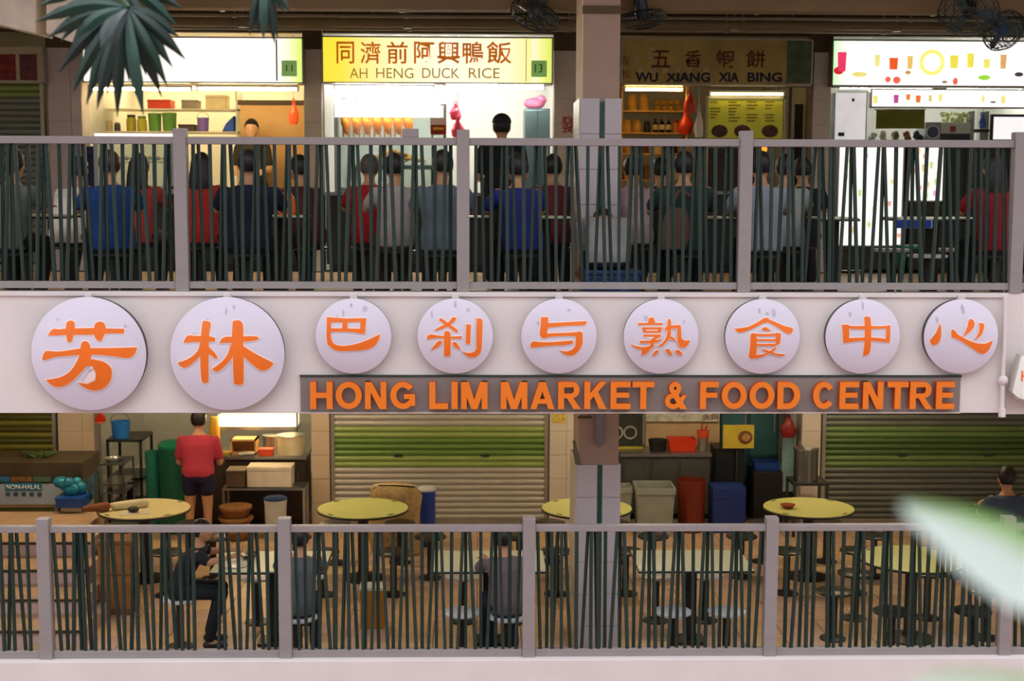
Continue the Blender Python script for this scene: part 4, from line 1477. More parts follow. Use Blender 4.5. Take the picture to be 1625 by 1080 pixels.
yb_ = 18.03
m_jy = M('jar_contents_yellow', (214, 170, 64), .4, var=.1)
m_lidy = M('lid_gold', (196, 160, 70), .4)
jar('large yellow jar on the top amber shelf, beside the tiled pillar', 996, 1012, 149, 175, yb_, m_jy, m_lidy)
jar('large yellow jar on the top amber shelf, beside the yellow packets', 1014, 1030, 149, 175, yb_, m_jy, m_lidy)
for k in range(4):
    c = at(1042 + 11 * k, 175, yb_ + .15)
    for j, tier in enumerate(('bottom', 'upper')):
        q = MB().ell((c.x, c.y, Z(175, 18.0, 1039) + .036 + .07 * j), (.043, .1, .037), 12, 8)
        thing('food_packet', 'plump yellow packet in the %s layer on the top amber shelf' % tier, 'packet', q, M('packet_yellow', (206, 164, 60), .4, var=.2), tier + ' yellow packets on the amber shelf', smooth=True)
jar('squat yellow jar on the second amber shelf, beside the pillar', 988, 1003, 190, 210, yb_, m_jy, m_lidy)
jar('squat yellow jar on the second amber shelf, beside the black jar', 1004, 1019, 190, 210, yb_, m_jy, m_lidy)
jar('small black jar on the second amber shelf', 1022, 1033, 192, 210, yb_, M('jar_black', (40, 26, 14)), m_dsteel)
for k in range(3):
    bottle('dark sauce bottle with a pale paper label on the second amber shelf', 1036 + 10.5 * k, 1045 + 10.5 * k, 187, 210, yb_, M('sauce_dark', (44, 22, 10), .2), M('paper_label', (226, 206, 160)), 'sauce bottles on the amber shelf')
jar('orange jar at the end of the second amber shelf', 1068, 1079, 191, 210, yb_, M('jar_orange', (226, 140, 50)), M('lid_red', (190, 40, 24)))
for k, (lab, c_) in enumerate((('yellow tin on the third amber shelf', (216, 170, 60)), ('brown tin on the third amber shelf', (120, 80, 40)), ('cream tin on the third amber shelf', (220, 200, 150)), ('dark tin on the third amber shelf', (70, 50, 30)))):
    jar(lab, 990 + 23 * k, 1008 + 23 * k, 222, 243, yb_, M('tin_%d' % k, c_), m_lidy, name='tin', cat='tin')
for k, (lab, c_) in enumerate((('golden carton on the lowest amber shelf', (200, 150, 50)), ('brown carton on the lowest amber shelf', (130, 90, 40)), ('pale carton on the lowest amber shelf', (216, 190, 140)))):
    carton(lab, 990 + 32 * k, 1016 + 32 * k, 262, 285, yb_, .25, M('carton_%d' % k, c_))
rest(Z(175, 18.0, 1039), 'large yellow jar on the top amber')
rest(Z(210, 18.0, 1039), 'second amber shelf')
rest(Z(243, 18.0, 1039), 'on the third amber shelf')
rest(Z(285, 18.0, 1039), 'on the lowest amber shelf')
m_redbag = M('bag_red_film', (206, 50, 16), .35, var=.3)
hang_bag('red plastic bags bunched on a hook beside the jars, upper bunch', 1084, 1104, 142, 180, 16.8, m_redbag)
hang_bag('red plastic bags bunched on a hook beside the jars, lower bunch', 1076, 1100, 172, 213, 17.2, m_redbag)
hang_bag('limp white plastic bag hanging beside the menu board', 1101, 1117, 170, 218, 16.8, M('bag_white_film', (226, 220, 208), .4))
t = T('menu_board', 'lime green menu board with brown food pictures along its foot', 'menu', base(1120, 1248, 155, 303, 16.86, .03))
MB().pbox(1123, 1243, 157, 219, 16.86, .02).build('sheet', M('menu_lime', (182, 178, 46), .5, var=.05, emit=.12), t)
q = MB()
for (p0, p1, q0, q1) in ((1120, 1123, 154, 222), (1243, 1247, 150, 222), (1120, 1247, 153, 157)):
    q.pbox(p0, p1, q0, q1, 16.845, .04)
q.build('frame', m_alu, t)
q = MB()
for r in range(7):
    for cl in range(4):
        if rnd(0, 1) < .85:
            p0 = 1127 + cl * 29
            q.pbox(p0, p0 + rnd(9, 20), 161 + 5 * r, 162.6 + 5 * r, 16.857, .003)
for p in (1120, 1243):
    MB().pbox(p, p + 4, 222, 303, 16.85, .03).build('leg', m_alu, t)
q.build('menu_lines', M('menu_ink', (110, 96, 22)), t)
m_meat = M('print_brown_meat', (78, 48, 34), .6, var=.5, scale=24)
for p in (1142, 1178, 1222):
    c = at(p, 208, 16.85)
    MB().ell((c.x, 16.855, c.z), (.1, .006, .075), 10, 6).build('food_picture', m_meat, t)
counter('dark counter of the brown-signed stall', 990, 1247, 303, YS + .02, ZU, .62, m_ctop, m_cbody, doors=4)
carton('dark steamer cabinet below the lime menu board', 1125, 1200, 235, 302, 16.9, .45, M('steamer_dark', (50, 46, 38)), name='appliance', cat='appliance')
t = T('paper_lantern_lamp', 'amber glowing bulb in the dark end of the brown-signed stall', 'lamp', base(1207, 1219, 228, 243, 17.2, .08))
MB().ell(base(1207, 1219, 229, 243, 17.2, .08) + Vector((0, 0, .05)), .045).build('bulb', M('bulb_amber', (240, 160, 50), var=0, emit=1.2), t, smooth=True)
c = base(1207, 1219, 229, 243, 17.2, .08)
MB().tube(c + Vector((0, 0, .1)), (c.x, c.y, 5.86), .005, n=6).build('cord', m_black, t)
t = T('door_frame', 'tall grey metal door frame in the dark end of the brown-signed stall', 'frame', base(1250, 1288, 140, 430, 17.15, .1))
MB().pbox(1250, 1254, 138, 425, 17.15, .06).build('upright', m_dsteel, t)
MB().pbox(1276, 1281, 138, 425, 17.15, .06).build('upright', m_alu, t)
MB().pbox(1256, 1275, 165, 425, 17.3, .04).build('dark_door', M('door_dark', (44, 48, 46)), t)

# ---- drinks stall
f_dr = ramp_mat('drinks_sign_face', 'X', [(-1.5, (180, 236, 180)), (-1.36, (246, 246, 232)), (-1.1, (255, 250, 248)), (1.5, (255, 250, 246))], emit=1.08)
t = sign_box('bright white drinks sign with pictures of juices and fruit', 1319, 1728, 65, 137, YSG, f_dr, M('sign_case_olive', (120, 112, 84), .5))


def prints(t, items, Y, emit):
    for k, (p, q_, w, h, c_, shape) in enumerate(items):
        c = at(p, q_, Y)
        mt = M('print_%d_%d_%d' % c_, c_, .6, var=.12, scale=20, emit=emit)
        s_ = Y / F
        if shape == 'o':
            MB().ell((c.x, Y, c.z), (w * s_ / 2, .004, h * s_ / 2), 14, 8).build('fruit_picture', mt, t)
        elif shape == 'r':
            MB().ring((c.x, Y, c.z), w * s_ / 2, 3 * s_, (0, 1, 0), 24, 4).build('ring_picture', mt, t)
        else:
            MB().prism([(c.x - w * s_ * .42, c.z - h * s_ / 2), (c.x + w * s_ * .42, c.z - h * s_ / 2), (c.x + w * s_ / 2, c.z + h * s_ / 2), (c.x - w * s_ / 2, c.z + h * s_ / 2)], Y - .004, Y).build('glass_picture', mt, t)


prints(t, [(1336, 98, 14, 30, (236, 60, 106), 'g'), (1331, 112, 16, 12, (206, 40, 40), 'o'), (1364, 118, 24, 8, (242, 226, 130), 'o'), (1392, 96, 9, 18, (246, 236, 150), 'g'), (1418, 101, 14, 18, (240, 96, 40), 'g'),
           (1409, 126, 9, 9, (240, 110, 80), 'o'), (1423, 127, 12, 11, (240, 110, 80), 'o'), (1444, 99, 9, 20, (240, 200, 110), 'g'), (1441, 115, 9, 6, (200, 150, 80), 'o'), (1479, 99, 34, 34, (248, 236, 120), 'r'),
           (1514, 98, 14, 20, (248, 232, 90), 'g'), (1540, 96, 11, 22, (248, 232, 80), 'g'), (1566, 101, 10, 14, (248, 236, 110), 'g'), (1592, 98, 10, 22, (226, 176, 110), 'g'), (1516, 129, 8, 11, (240, 110, 90), 'o'),
           (1562, 123, 20, 8, (168, 226, 80), 'o'), (1499, 130, 9, 4, (150, 120, 100), 'o'), (1617, 118, 14, 7, (70, 64, 64), 'o')], YSG - .001, .85)
t = sign_box('narrow lit drinks menu strip below the white drinks sign', 1381, 1728, 142, 171, YS + .02, M('strip_face', (255, 251, 246), var=.01, emit=1.05), d=.08)
prints(t, [(1389, 158, 8, 12, (244, 238, 150), 'g'), (1422, 157, 8, 13, (190, 90, 150), 'g'), (1441, 154, 7, 9, (240, 140, 70), 'g'), (1457, 157, 8, 11, (236, 120, 60), 'g'), (1476, 156, 5, 10, (220, 200, 110), 'g'), (1492, 155, 6, 12, (248, 236, 140), 'g'), (1560, 157, 5, 10, (246, 236, 150), 'g'), (1576, 162, 10, 3, (110, 100, 90), 'o'), (1592, 158, 8, 12, (248, 238, 160), 'g')], YS + .02, .85)
t = T('white_cabinet', 'plain white lit cabinet door beside the green banner', 'cabinet', base(1323, 1377, 146, 303, 16.95, .4))
MB().pbox(1323, 1377, 146, 428, 16.97, .4).build('body', M('cab_grey', (150, 156, 152)), t)
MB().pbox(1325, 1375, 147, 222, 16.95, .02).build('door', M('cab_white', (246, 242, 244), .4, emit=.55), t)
MB().pbox(1330, 1340, 210, 216, 16.945, .006).build('handle', m_dsteel, t)
MB().pbox(1352, 1356, 156, 161, 16.947, .004).build('notice', m_black, t)
tube_light(1330, 1480, 139, 17.6, m_tubew, 'white tube light behind the drinks menu strip')
tube_light(1500, 1700, 139, 18.4, m_tubew, 'white tube light at the back of the drinks stall')
t = T('green_banner', 'olive green cloth banner hanging below the drinks menu strip', 'banner', base(1390, 1467, 174, 204, 16.84, .02))
n = 12
q = MB()
vs, fs = [], []
for k in range(n + 1):
    a, b_ = at(1390 + 77 * k / n, 204, 16.84), at(1390 + 77 * k / n, 174, 16.84)
    y = 16.84 + .006 * math.sin(k * 1.1)
    vs += [(a.x, y, a.z), (a.x, y, b_.z), (a.x, y + .006, b_.z), (a.x, y + .006, a.z)]
for k in range(n):
    o_ = 4 * k
    fs += [(o_ + i, o_ + (i + 1) % 4, o_ + 4 + (i + 1) % 4, o_ + 4 + i) for i in range(4)]
fs += [(0, 1, 2, 3), (4 * n + 3, 4 * n + 2, 4 * n + 1, 4 * n)]
q.add(vs, fs)
q.build('cloth', M('banner_olive', (116, 124, 32), .7, var=.15), t, smooth=True)
MB().tube(at(1388, 174, 16.85), at(1469, 174, 16.85), .008, n=6).build('rod', m_steel, t)
# things on the drinks counter
for k, (p, lab, c_) in enumerate(((1385, 'white cup stack on the drinks counter under the green banner', (236, 232, 226)), (1403, 'grey-white bundle of cloth on the drinks counter', (196, 190, 176)), (1421, 'dull olive fruit pile on the drinks counter', (120, 112, 60)), (1439, 'brown and white fruit pile on the drinks counter', (128, 76, 50)), (1456, 'dark blue bundle on the drinks counter', (30, 42, 66)))):
    c = at(p, 222, 17.1)
    q = MB()
    for j in range(5):
        q.ell(c + Vector((rnd(-.02, .02), rnd(-.04, .04), .04 + rnd(0, .07))), (rnd(.03, .043), .05, rnd(.03, .05)), 10, 6)
    thing('counter_bundle', lab, 'bundle', q, M('bundle_%d' % k, c_, .6, var=.3, scale=12), smooth=True)
t = T('juice_machine', 'grey machine with a round window on the drinks counter', 'machine', base(1468, 1494, 192, 224, 17.0, .35))
MB().pbox(1468, 1494, 192, 224, 17.0, .35).build('body', M('machine_grey', (150, 158, 154), .4), t, bevel=.01)
c = at(1480, 208, 17.0)
MB().ring((c.x, 17.0, c.z), .075, .012, (0, 1, 0)).build('window_ring', m_steel, t, smooth=True)
MB().lathe([(.068, 0), (.06, .008)], (c.x, 17.0, c.z), 20, ax='Y').build('window_disc', M('window_navy', (30, 48, 84), .2), t)
t = T('ice_bin', 'clear white bin heaped with lime halves on the drinks counter', 'bin', base(1490, 1542, 175, 212, 17.05, .4))
MB().pbox(1492, 1541, 194, 212, 17.05, .4).build('bin', M('bin_pale', (206, 214, 202), .4), t, bevel=.01)
MB().box(X(1494, 17.08, 218), X(1539, 17.08, 218), 17.08, 17.4, Z(225, YS + .1, 1533) - .004, Z(212, 17.05, 1516)).build('stand', m_dsteel, t)
MB().pbox(1508, 1517, 200, 209, 17.044, .006).build('red_tag', M('tag_red', (170, 70, 60)), t)
q = MB()
for k in range(46):
    c = at(rnd(1494, 1539), rnd(180, 193), 17.05 + rnd(.05, .3))
    q.ell(c, rnd(.018, .03), 8, 6)
o = q.build('lime_heap', M('lime_heap', (206, 216, 160), .5, var=.3, scale=20), t, smooth=True)
o['kind'] = 'stuff'
t = T('white_screen', 'white menu screen in a dark frame at the end of the drinks stall', 'screen', base(1574, 1728, 184, 225, 16.9, .06))
MB().pbox(1572, 1728, 182, 224, 16.905, .05).build('frame', m_black, t)
MB().pbox(1576, 1726, 186, 221, 16.9, .006).build('panel', M('screen_white', (250, 246, 248), var=.01, emit=.9), t)
t = T('dark_shelf', 'dark rack with a blue bag between lime bin and white screen', 'rack', base(1545, 1570, 178, 219, 17.3, .3))
MB().pbox(1545, 1570, 205, 209, 17.3, .3).build('shelf', m_dsteel, t)
for p in (1545, 1568):
    MB().pbox(p, p + 2, 176, 223, 17.3, .3).build('side_frame', m_dsteel, t)
hang_bag('blue plastic bag hanging beside the lime bin', 1553, 1566, 178, 203, 17.15, M('bag_blue_film', (60, 110, 190), .4))
counter('dark counter of the drinks stall', 1384, 1682, 225, YS + .1, ZU, .55, m_ctop, M('drinks_counter_dark', (36, 52, 50), .5), doors=4)
rest(Z(225, YS + .1, 1533) - .004, 'cup stack on the drinks', 'cloth on the drinks', 'fruit pile on the drinks', 'bundle on the drinks', 'round window on the drinks')
pit = lambda seed, p0, p1, q0, q1: [(p0 + (p1 - p0) * ((k * 37 + seed * 11) % 100) / 100.0, q0 + (q1 - q0) * ((k * 53 + seed * 29) % 100) / 100.0, 6 + (k * 5) % 5, 8 + (k * 3) % 5, [(244, 180, 160), (206, 232, 160), (250, 238, 180), (246, 212, 160), (238, 190, 216)][k % 5], 'o' if k % 2 else 'g') for k in range(14)]
t = sign_box('tall lit poster of fruit drinks below the white cabinet', 1326, 1436, 229, 391, YS - .02, M('poster_lit_a', (255, 250, 244), var=.01, emit=1.0), d=.1, name='lit_poster')
prints(t, pit(1, 1332, 1430, 238, 382), YS - .021, .8)
t = sign_box('smaller lit poster of fruit drinks below the juice machine', 1440, 1500, 229, 320, YS - .02, M('poster_lit_b', (255, 248, 240), var=.01, emit=.98), d=.1, name='lit_poster')
prints(t, pit(4, 1446, 1494, 236, 312), YS - .021, .8)
carton('dark cabinet below the smaller lit poster', 1440, 1500, 321, 428, YS + .0, .09, M('cab_olive_dark', (52, 56, 38)), name='base_cabinet', cat='cabinet')
carton('dark cabinet below the tall lit poster', 1326, 1436, 392, 428, YS + .0, .09, M('cab_olive_dark', (52, 56, 38)), name='base_cabinet', cat='cabinet')

# ---- wall fans under the beam
m_fan = M('fan_cage_dark', (58, 66, 62), .4, .5)
m_fanb = M('fan_motor_navy', (34, 52, 68), .35)


def fan(label, px, py, Y, axis, R, motor):
    c = at(px, py, Y)
    ax = Vector(axis).normalized()
    t = T('corridor_fan', label, 'fan', c)
    u = ax.orthogonal().normalized()
    w = ax.cross(u)
    q = MB()
    q.cap(c - ax * .12, c + ax * .03, .06, .065, 14)
    q.build('motor', motor, t, smooth=True)
    q = MB()
    for (rr, dd) in ((R, .07), (R * .98, .03), (R * .8, .125), (R * .55, .15), (R * .3, .16), (R * .8, .0), (R * .5, -.01)):
        q.ring(c + ax * dd, rr, .005, ax, 28, 4)
    for k in range(32):
        a_ = 2 * PI * k / 32
        e = u * math.cos(a_) + w * math.sin(a_)
        q.path([c + ax * .165 + e * .05, c + ax * .15 + e * R * .55, c + ax * .125 + e * R * .8, c + ax * .07 + e * R, c + ax * .03 + e * R * .98, c + e * R * .8, c - ax * .01 + e * .06], .003, 4)
    q.build('cage', m_fan, t)
    bl = MB()
    for k in range(3):
        a_ = 2 * PI * k / 3
        e = u * math.cos(a_) + w * math.sin(a_)
        f = u * -math.sin(a_) + w * math.cos(a_)
        pts = [c + ax * .06 + e * .05 - f * .03, c + ax * .06 + e * .05 + f * .03, c + ax * .045 + e * R * .85 + f * .1, c + ax * .085 + e * R * .9 - f * .02]
        bl.add([p for p in pts] + [p + ax * .004 for p in pts], [(0, 1, 2, 3), (7, 6, 5, 4), (0, 4, 5, 1), (1, 5, 6, 2), (2, 6, 7, 3), (3, 7, 4, 0)])
    bl.build('blades', M('fan_blade', (70, 92, 100), .4), t)
    MB().path([c - ax * .1, c - ax * .14 + Vector((0, .05, .1)), Vector((c.x, 13.6, c.z + .3))], .015, 8).build('bracket', m_fan, t)


fan('dark caged fan above the duck rice sign, facing down', 852, 16, 13.25, (-.35, -.25, -.9), .24, M('fan_motor_grey', (86, 98, 100), .3))
fan('navy caged fan above the brown-signed stall', 1018, 18, 13.2, (.15, .1, -1), .22, m_fanb)
fan('black caged fan above the drinks sign', 1538, 14, 13.0, (-.2, -.5, -.6), .27, m_black)
fan('caged fan with a blue hub at the end of the drinks sign', 1588, 44, 13.3, (.2, -.7, -.5), .2, M('fan_hub_blue', (34, 84, 140), .4))
# ================================================================== LOWER STALLS
YL = YS + .05


def grn(k):
    if k < 3:
        return ms_beige
    if k in (3, 4, 8, 9):
        return ms_lgreen
    if k in (5, 6, 7):
        return ms_green
    return ms_beige


ms_beige_shade = M('slat_beige_shade', (104, 110, 102), 0.45, 0.25, var=0.05)  # darker copies of the beige and green slats, weaker light painted in
ms_lgreen_shade = M('slat_light_green_shade', (104, 130, 74), 0.45, 0.1, var=0.06)
ms_green_shade = M('slat_green_shade', (70, 100, 48), 0.45, 0.1, var=0.06)


def grn_shade(k):
    if k < 3:
        return ms_beige_shade
    if k in (3, 4, 8, 9):
        return ms_lgreen_shade
    if k in (5, 6, 7):
        return ms_green_shade
    return ms_beige_shade


def tub2(label, p0, p1, q0, Y, z0, body, lid=None, **k):
    """tub that stands at height z0"""
    d_ = 0
    a = at(p0, q0, Y)
    q1 = q0
    while Z(q1, Y, p0) > z0 and q1 < 1200:
        q1 += .5
    t_ = tub(label, p0, p1, q0, q1, Y, body, lid, **k)
    t_.location.z = z0
    return t_



shutter('closed olive green roller shutter behind the cart', -300, 90, 648, YL, 0, lambda k: ms_olive if k % 2 == 0 else ms_oliveD)
shutter('closed beige roller shutter with a bright green band behind the woven sack', 525, 870, 648, YL, 0, grn)
shutter('closed beige roller shutter with a green band painted in shade tones behind the steel pot', 1304, 1690, 648, YL, 0, grn_shade)
# ceiling lights of the lower hall
for (x, y, lab) in ((-4.4, 14.6, 'ceiling tube light over the pale round table'), (-2.0, 15.2, 'ceiling tube light before the beige shutter'), (1.6, 15.2, 'ceiling tube light before the grey bins'), (4.4, 15.2, 'ceiling tube light before the shade-toned shutter')):
    t = T('hall_light', lab, 'light', (x, y, 2.74))
    MB().box(x - .62, x + .62, y - .05, y + .05, 2.79, 2.84).build('batten', m_fix, t)
    MB().tube((x - .6, y, 2.765), (x + .6, y, 2.765), .016, n=10).build('tube', M('hall_tube', (255, 226, 184), var=0, emit=170.0), t, smooth=True)

# ---- cart with the NON-HALAL board
m_cart = M('cart_board_pale_blue', (166, 184, 196), .5, var=.06)
Yc = 15.2
t = T('food_cart', 'pale blue stall front with NON-HALAL board beside the stairs', 'cart', base(-60, 133, 768, 800, Yc, .8))
zb_ = Z(800, Yc)
MB().pbox(-300, 131, 768, 800, Yc, .03).build('front_board', m_cart, t)
MB().pbox(-300, 131, 734, 767, Yc + .02, .7).build('wok_top', M('cart_top_dark', (62, 52, 30), .6, var=.3), t)
MB().pbox(-300, 131, 800, 806, Yc - .02, .8).build('shelf_rail', M('rail_tan', (140, 124, 84), .5), t)
xa, xb = X(-300, Yc), X(131, Yc, 800)
for x in (xa + .03, xb - .06):
    MB().box(x, x + .05, Yc + .05, Yc + .1, .6 if x < -4.2 else 0, zb_).build('leg', m_dsteel, t)
MB().box(xb - .06, xb - .01, Yc + .7, Yc + .75, .0, zb_).build('leg', m_dsteel, t)
MB().pbox(8, 66, 766, 778.5, Yc - .006, .006).build('notice_plate', M('plate_teal', (20, 116, 150), .5), t)
txt('NON-HALAL', 10, 64, 768.5, 776, Yc - .006, M('ink_white', (230, 236, 240), .5), t, bold=.02)
for (p0, p1, c_) in ((-20, 15, (20, 110, 160)), (17, 51, (120, 88, 40)), (53, 80, (70, 110, 84))):
    MB().pbox(p0, p1, 756, 764, Yc - .005, .005).build('word_block', M('block_%d' % p1, c_, var=.4, scale=40), t)
for k in range(5):
    MB().pbox(9 + 12.6 * k, 15.5 + 12.6 * k, 781, 787, Yc - .005, .005).build('printed_square', M('ink_slate', (60, 80, 92)), t)
a = at(133, 735, Yc)
q = MB().prism([(xb, Z(768, Yc)), (xb + .2, Z(738, Yc)), (xb + .2, Z(783, Yc)), (xb, Z(800, Yc))], Yc - .01, Yc + .02)
q.build('side_board', M('side_board_teal', (70, 112, 120), .5, var=.4, scale=12), t)
for p in (131, 153.5):
    x = X(p, Yc - .06, 790)
    MB().box(x - .016, x + .016, Yc - .06, Yc - .03, 0, Z(742 if p > 140 else 800, Yc)).build('end_post', M('post_olive', (70, 70, 52), .5), t)
MB().tube((X(133, Yc, 800), Yc - .045, Z(826, Yc)), (X(152, Yc, 800), Yc - .045, Z(803, Yc)), .014, n=6).build('end_brace', M('post_olive', (70, 70, 52), .5), t)
c = at(62, 733, 15.6)
q = MB()
for k in range(26):
    a_ = rnd(0, 2 * PI)
    q.cap(c + Vector((rnd(-.12, .12), rnd(-.1, .1), 0)), c + Vector((.2 * math.cos(a_), .15 * math.sin(a_), rnd(.01, .07))), .012, .005, 6)
rest_top = Z(734, Yc + .02, 131)
o = thing('leafy_greens', 'bunch of dark leafy greens lying on the cart top', 'vegetables', q, M('leaf_dark', (62, 84, 34), .6, var=.4), smooth=True)
o.location.z = rest_top - .004
kt = carton('blue plastic crate hanging at the end of the cart', 88, 132, 790, 806, Yc - .32, .3, M('crate_blue', (10, 70, 150), .4), name='crate', cat='crate')
q = MB()
c = at(112, 789, Yc - .15)
for k in range(7):
    q.ell(c + Vector((rnd(-.13, .13), rnd(-.06, .06), .04 + rnd(0, .08))), (rnd(.06, .1), .06, rnd(.05, .08)), 10, 8)
o = thing('teal_bag', 'crumpled teal plastic bag in the blue crate', 'bag', q, M('bag_teal', (16, 128, 150), .4, var=.3), smooth=True)
o.location.z = at(110, 790, Yc - .32).z - .006
for s_ in (-.12, .12):
    hx, hz_ = kt.location.x + s_, at(110, 790, Yc - .32).z
    MB().path([(hx, Yc - .1, hz_ - .03), (hx, Yc - .04, hz_ + .03), (hx, Yc + .004, hz_ + .03)], .006).build('hook', m_steel, kt)
# ---- the open stall with the woman in pink
m_navyplastic = M('drum_navy', (24, 34, 74), .4)
tube_light(345, 470, 650, 17.15, m_tubey, 'warm tube light over the open cooking stall')
t = T('steel_shelf', 'dark steel rack with a blue bucket on it', 'rack', base(170, 226, 697, 830, 17.0, .6))
xa, xb = X(170, 17.0, 760), X(226, 17.0, 760)
zr = Z(697, 17.0)
for z in (zr, .55, .2):
    MB().box(xa, xb, 17.0, 17.6, z - .03, z).build('board', m_dsteel, t)
for x in (xa, xb - .03):
    for y in (17.0, 17.57):
        MB().box(x, x + .03, y, y + .03, 0, zr).build('leg', m_dsteel, t)
tub('bright blue bucket with a handle on the steel rack', 173, 203, 671, 697, 17.05, M('bucket_blue', (34, 122, 206), .4), name='bucket', cat='bucket', handle=True)
hang_bag('red plastic bag hanging on the tiled pillar of the cooking stall', 150, 168, 652, 670, 16.7, m_redbag)
rest(zr, 'bright blue bucket with a handle on the steel rack')
tub2('tall green lidded bin behind the woman', 248, 300, 714, 16.35, 0, M('bin_green', (18, 92, 66), .45), M('lid_green3', (28, 130, 92), .4), name='waste_bin', cat='bin')
tub2('teal green basin leaning beside the green bin', 230, 252, 718, 16.6, 0, M('bin_teal', (34, 120, 104), .45), name='basin', cat='basin')
tub('small navy drum on the floor of the steel rack', 200, 212, 771, 805, 17.05, m_navyplastic, name='drum', cat='drum')
rest(.2, 'small navy drum')
carton('white foam box standing beside the navy drum', 213, 232, 742, 806, 17.66, .25, M('foam_white', (220, 220, 216)), name='foam_box')
t = T('steel_trolley', 'small steel trolley with pans beside the tiled pillar', 'trolley', base(157, 200, 735, 830, 16.4, .5))
xa, xb = X(158, 16.4, 760), X(197, 16.4, 760)
for z in (Z(735, 16.4), Z(767, 16.4), Z(780, 16.4)):
    MB().box(xa, xb, 16.4, 16.9, z - .02, z).build('shelf', m_steel, t)
for x in (xa, xb - .02):
    for y in (16.4, 16.88):
        MB().box(x, x + .02, y, y + .02, 0, Z(735, 16.4)).build('leg', m_steel, t)
tub('round steel pan on the small trolley', 160, 194, 729, 735, 16.42, m_steel, name='pan', cat='pan', taper=.7)
counter('long steel cooking counter behind the woman', 300, 486, 724, 16.78, 0, .6, m_ctop, M('counter_dark_brown', (52, 42, 32), .5), doors=3)
t = T('plate_rack', 'white lit plate rack above the cooking counter', 'rack', base(345, 470, 658, 679, 17.3, .3))
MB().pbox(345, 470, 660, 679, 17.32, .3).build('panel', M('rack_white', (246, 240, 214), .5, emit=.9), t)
MB().pbox(343, 472, 677, 682, 17.3, .33).build('shelf', m_steel, t)
for p in (343, 470):
    MB().box(X(p, 17.3, 690), X(p + 2.5, 17.3, 690), 17.3, 17.34, Z(724, 16.78, 393), Z(655, 17.3)).build('post', m_steel, t)
jar('yellow canister on the cooking counter behind the woman', 331, 347, 666, 722, 17.0, M('canister_yellow', (222, 160, 30), .4), M('lid_yellow', (236, 190, 60)), name='canister', cat='canister')
a, b_ = at(365, 714, 16.9), at(406, 690, 16.9)
t = T('wicker_box', 'tan open wicker box on the cooking counter', 'box', ((a.x + b_.x) / 2, 17.0, Z(724, 16.78)))
zc_ = Z(724, 16.78)
hb = b_.z - a.z
for (x0, x1, y0, y1, z0, z1, nm) in ((a.x, b_.x, 16.9, 17.15, zc_, zc_ + .02, 'base'), (a.x, b_.x, 17.13, 17.15, zc_, zc_ + hb, 'back'), (a.x, a.x + .02, 16.9, 17.15, zc_, zc_ + hb, 'side'), (b_.x - .02, b_.x, 16.9, 17.15, zc_, zc_ + hb, 'side'), (a.x, b_.x, 16.9, 17.15, zc_ + hb - .02, zc_ + hb, 'top')):
    MB().box(x0, x1, y0, y1, z0, z1).build(nm, M('wicker_tan', (206, 164, 104), .7, var=.2, scale=30), t)
tub('big cream cooking pot with lid on the counter', 437, 482, 694, 723, 16.82, M('pot_cream', (216, 204, 164), .4), M('lid_steel', (180, 180, 172), .3, .7), name='cooking_pot', cat='pot', taper=.97)
tub('steel pot behind the cream cooking pot', 414, 448, 700, 722, 17.14, m_steel, M('lid_steel', (180, 180, 172), .3, .7), name='cooking_pot', cat='pot', taper=.97)
carton('orange-red box on a black tray on the counter', 410, 432, 710, 721, 16.8, .14, M('plastic_orange', (226, 76, 34)), name='storage_box')
tub('shallow yellow dish on the cooking counter', 348, 366, 717, 723, 16.8, M('dish_yellow', (220, 196, 90)), name='dish', cat='dish', taper=.6)
q = MB()
c = at(388, 722, 16.835)
for k in range(6):
    q.ell(c + Vector((rnd(-.08, .08), rnd(-.01, .01), .015 + rnd(0, .02))), (.05, .04, .02), 10, 6)
thing('white_cloth', 'crumpled white cloth on the cooking counter', 'cloth', q, M('cloth_white', (228, 220, 206), .8), smooth=True)
rest(Z(724, 16.78, 393), 'yellow canister on the cooking', 'open wicker box on the cooking', 'cream cooking pot with lid', 'steel pot behind the cream', 'orange-red box on a black', 'shallow yellow dish on the cooking', 'crumpled white cloth on the cooking')
t = T('low_shelf', 'low steel shelf in front of the cooking counter carrying foam boxes', 'shelf', base(352, 484, 772, 830, 16.35, .36))
xa, xb = X(352, 16.35, 775), X(484, 16.35, 775)
zl = Z(774, 16.35)
MB().box(xa, xb, 16.35, 16.72, zl - .025, zl).build('board', m_steel, t)
for x in (xa, xb - .03):
    for y in (16.36, 16.69):
        MB().box(x, x + .03, y, y + .03, 0, zl - .025).build('leg', m_steel, t)
carton('white foam box with vent holes on the low shelf', 392, 462, 741, 773, 16.38, .3, M('foam_warm', (222, 212, 190), .7), name='foam_box')
carton('dull brown lidded tub beside the white foam box', 359, 388, 746, 773, 16.38, .28, M('tub_brown', (96, 80, 56), .6), name='storage_tub', cat='tub')
c0_ = at(372, 826, 16.1)
for k in range(3):
    c = Vector((c0_.x, 16.2, .001 + .13 * k))
    q = MB().lathe([(.13, 0), (.2 - .012 * k, .09), (.215 - .012 * k, .1), (.215 - .012 * k, .125), (.19 - .012 * k, .125)], c, 20)
    thing('wicker_basket', ['bottom tan wicker basket of the stack under the low shelf', 'middle tan wicker basket of the stack under the low shelf', 'top tan wicker basket of the stack under the low shelf'][k], 'basket', q, M('wicker_brown', (150, 104, 58), .8, var=.3, scale=30), smooth=True)
tub2('white bucket with blue lid at the foot of the cooking counter', 417, 453, 796, 16.0, 0, M('bucket_white', (204, 204, 196), .5), M('lid_blue', (30, 60, 104), .4), name='bucket', cat='bucket')

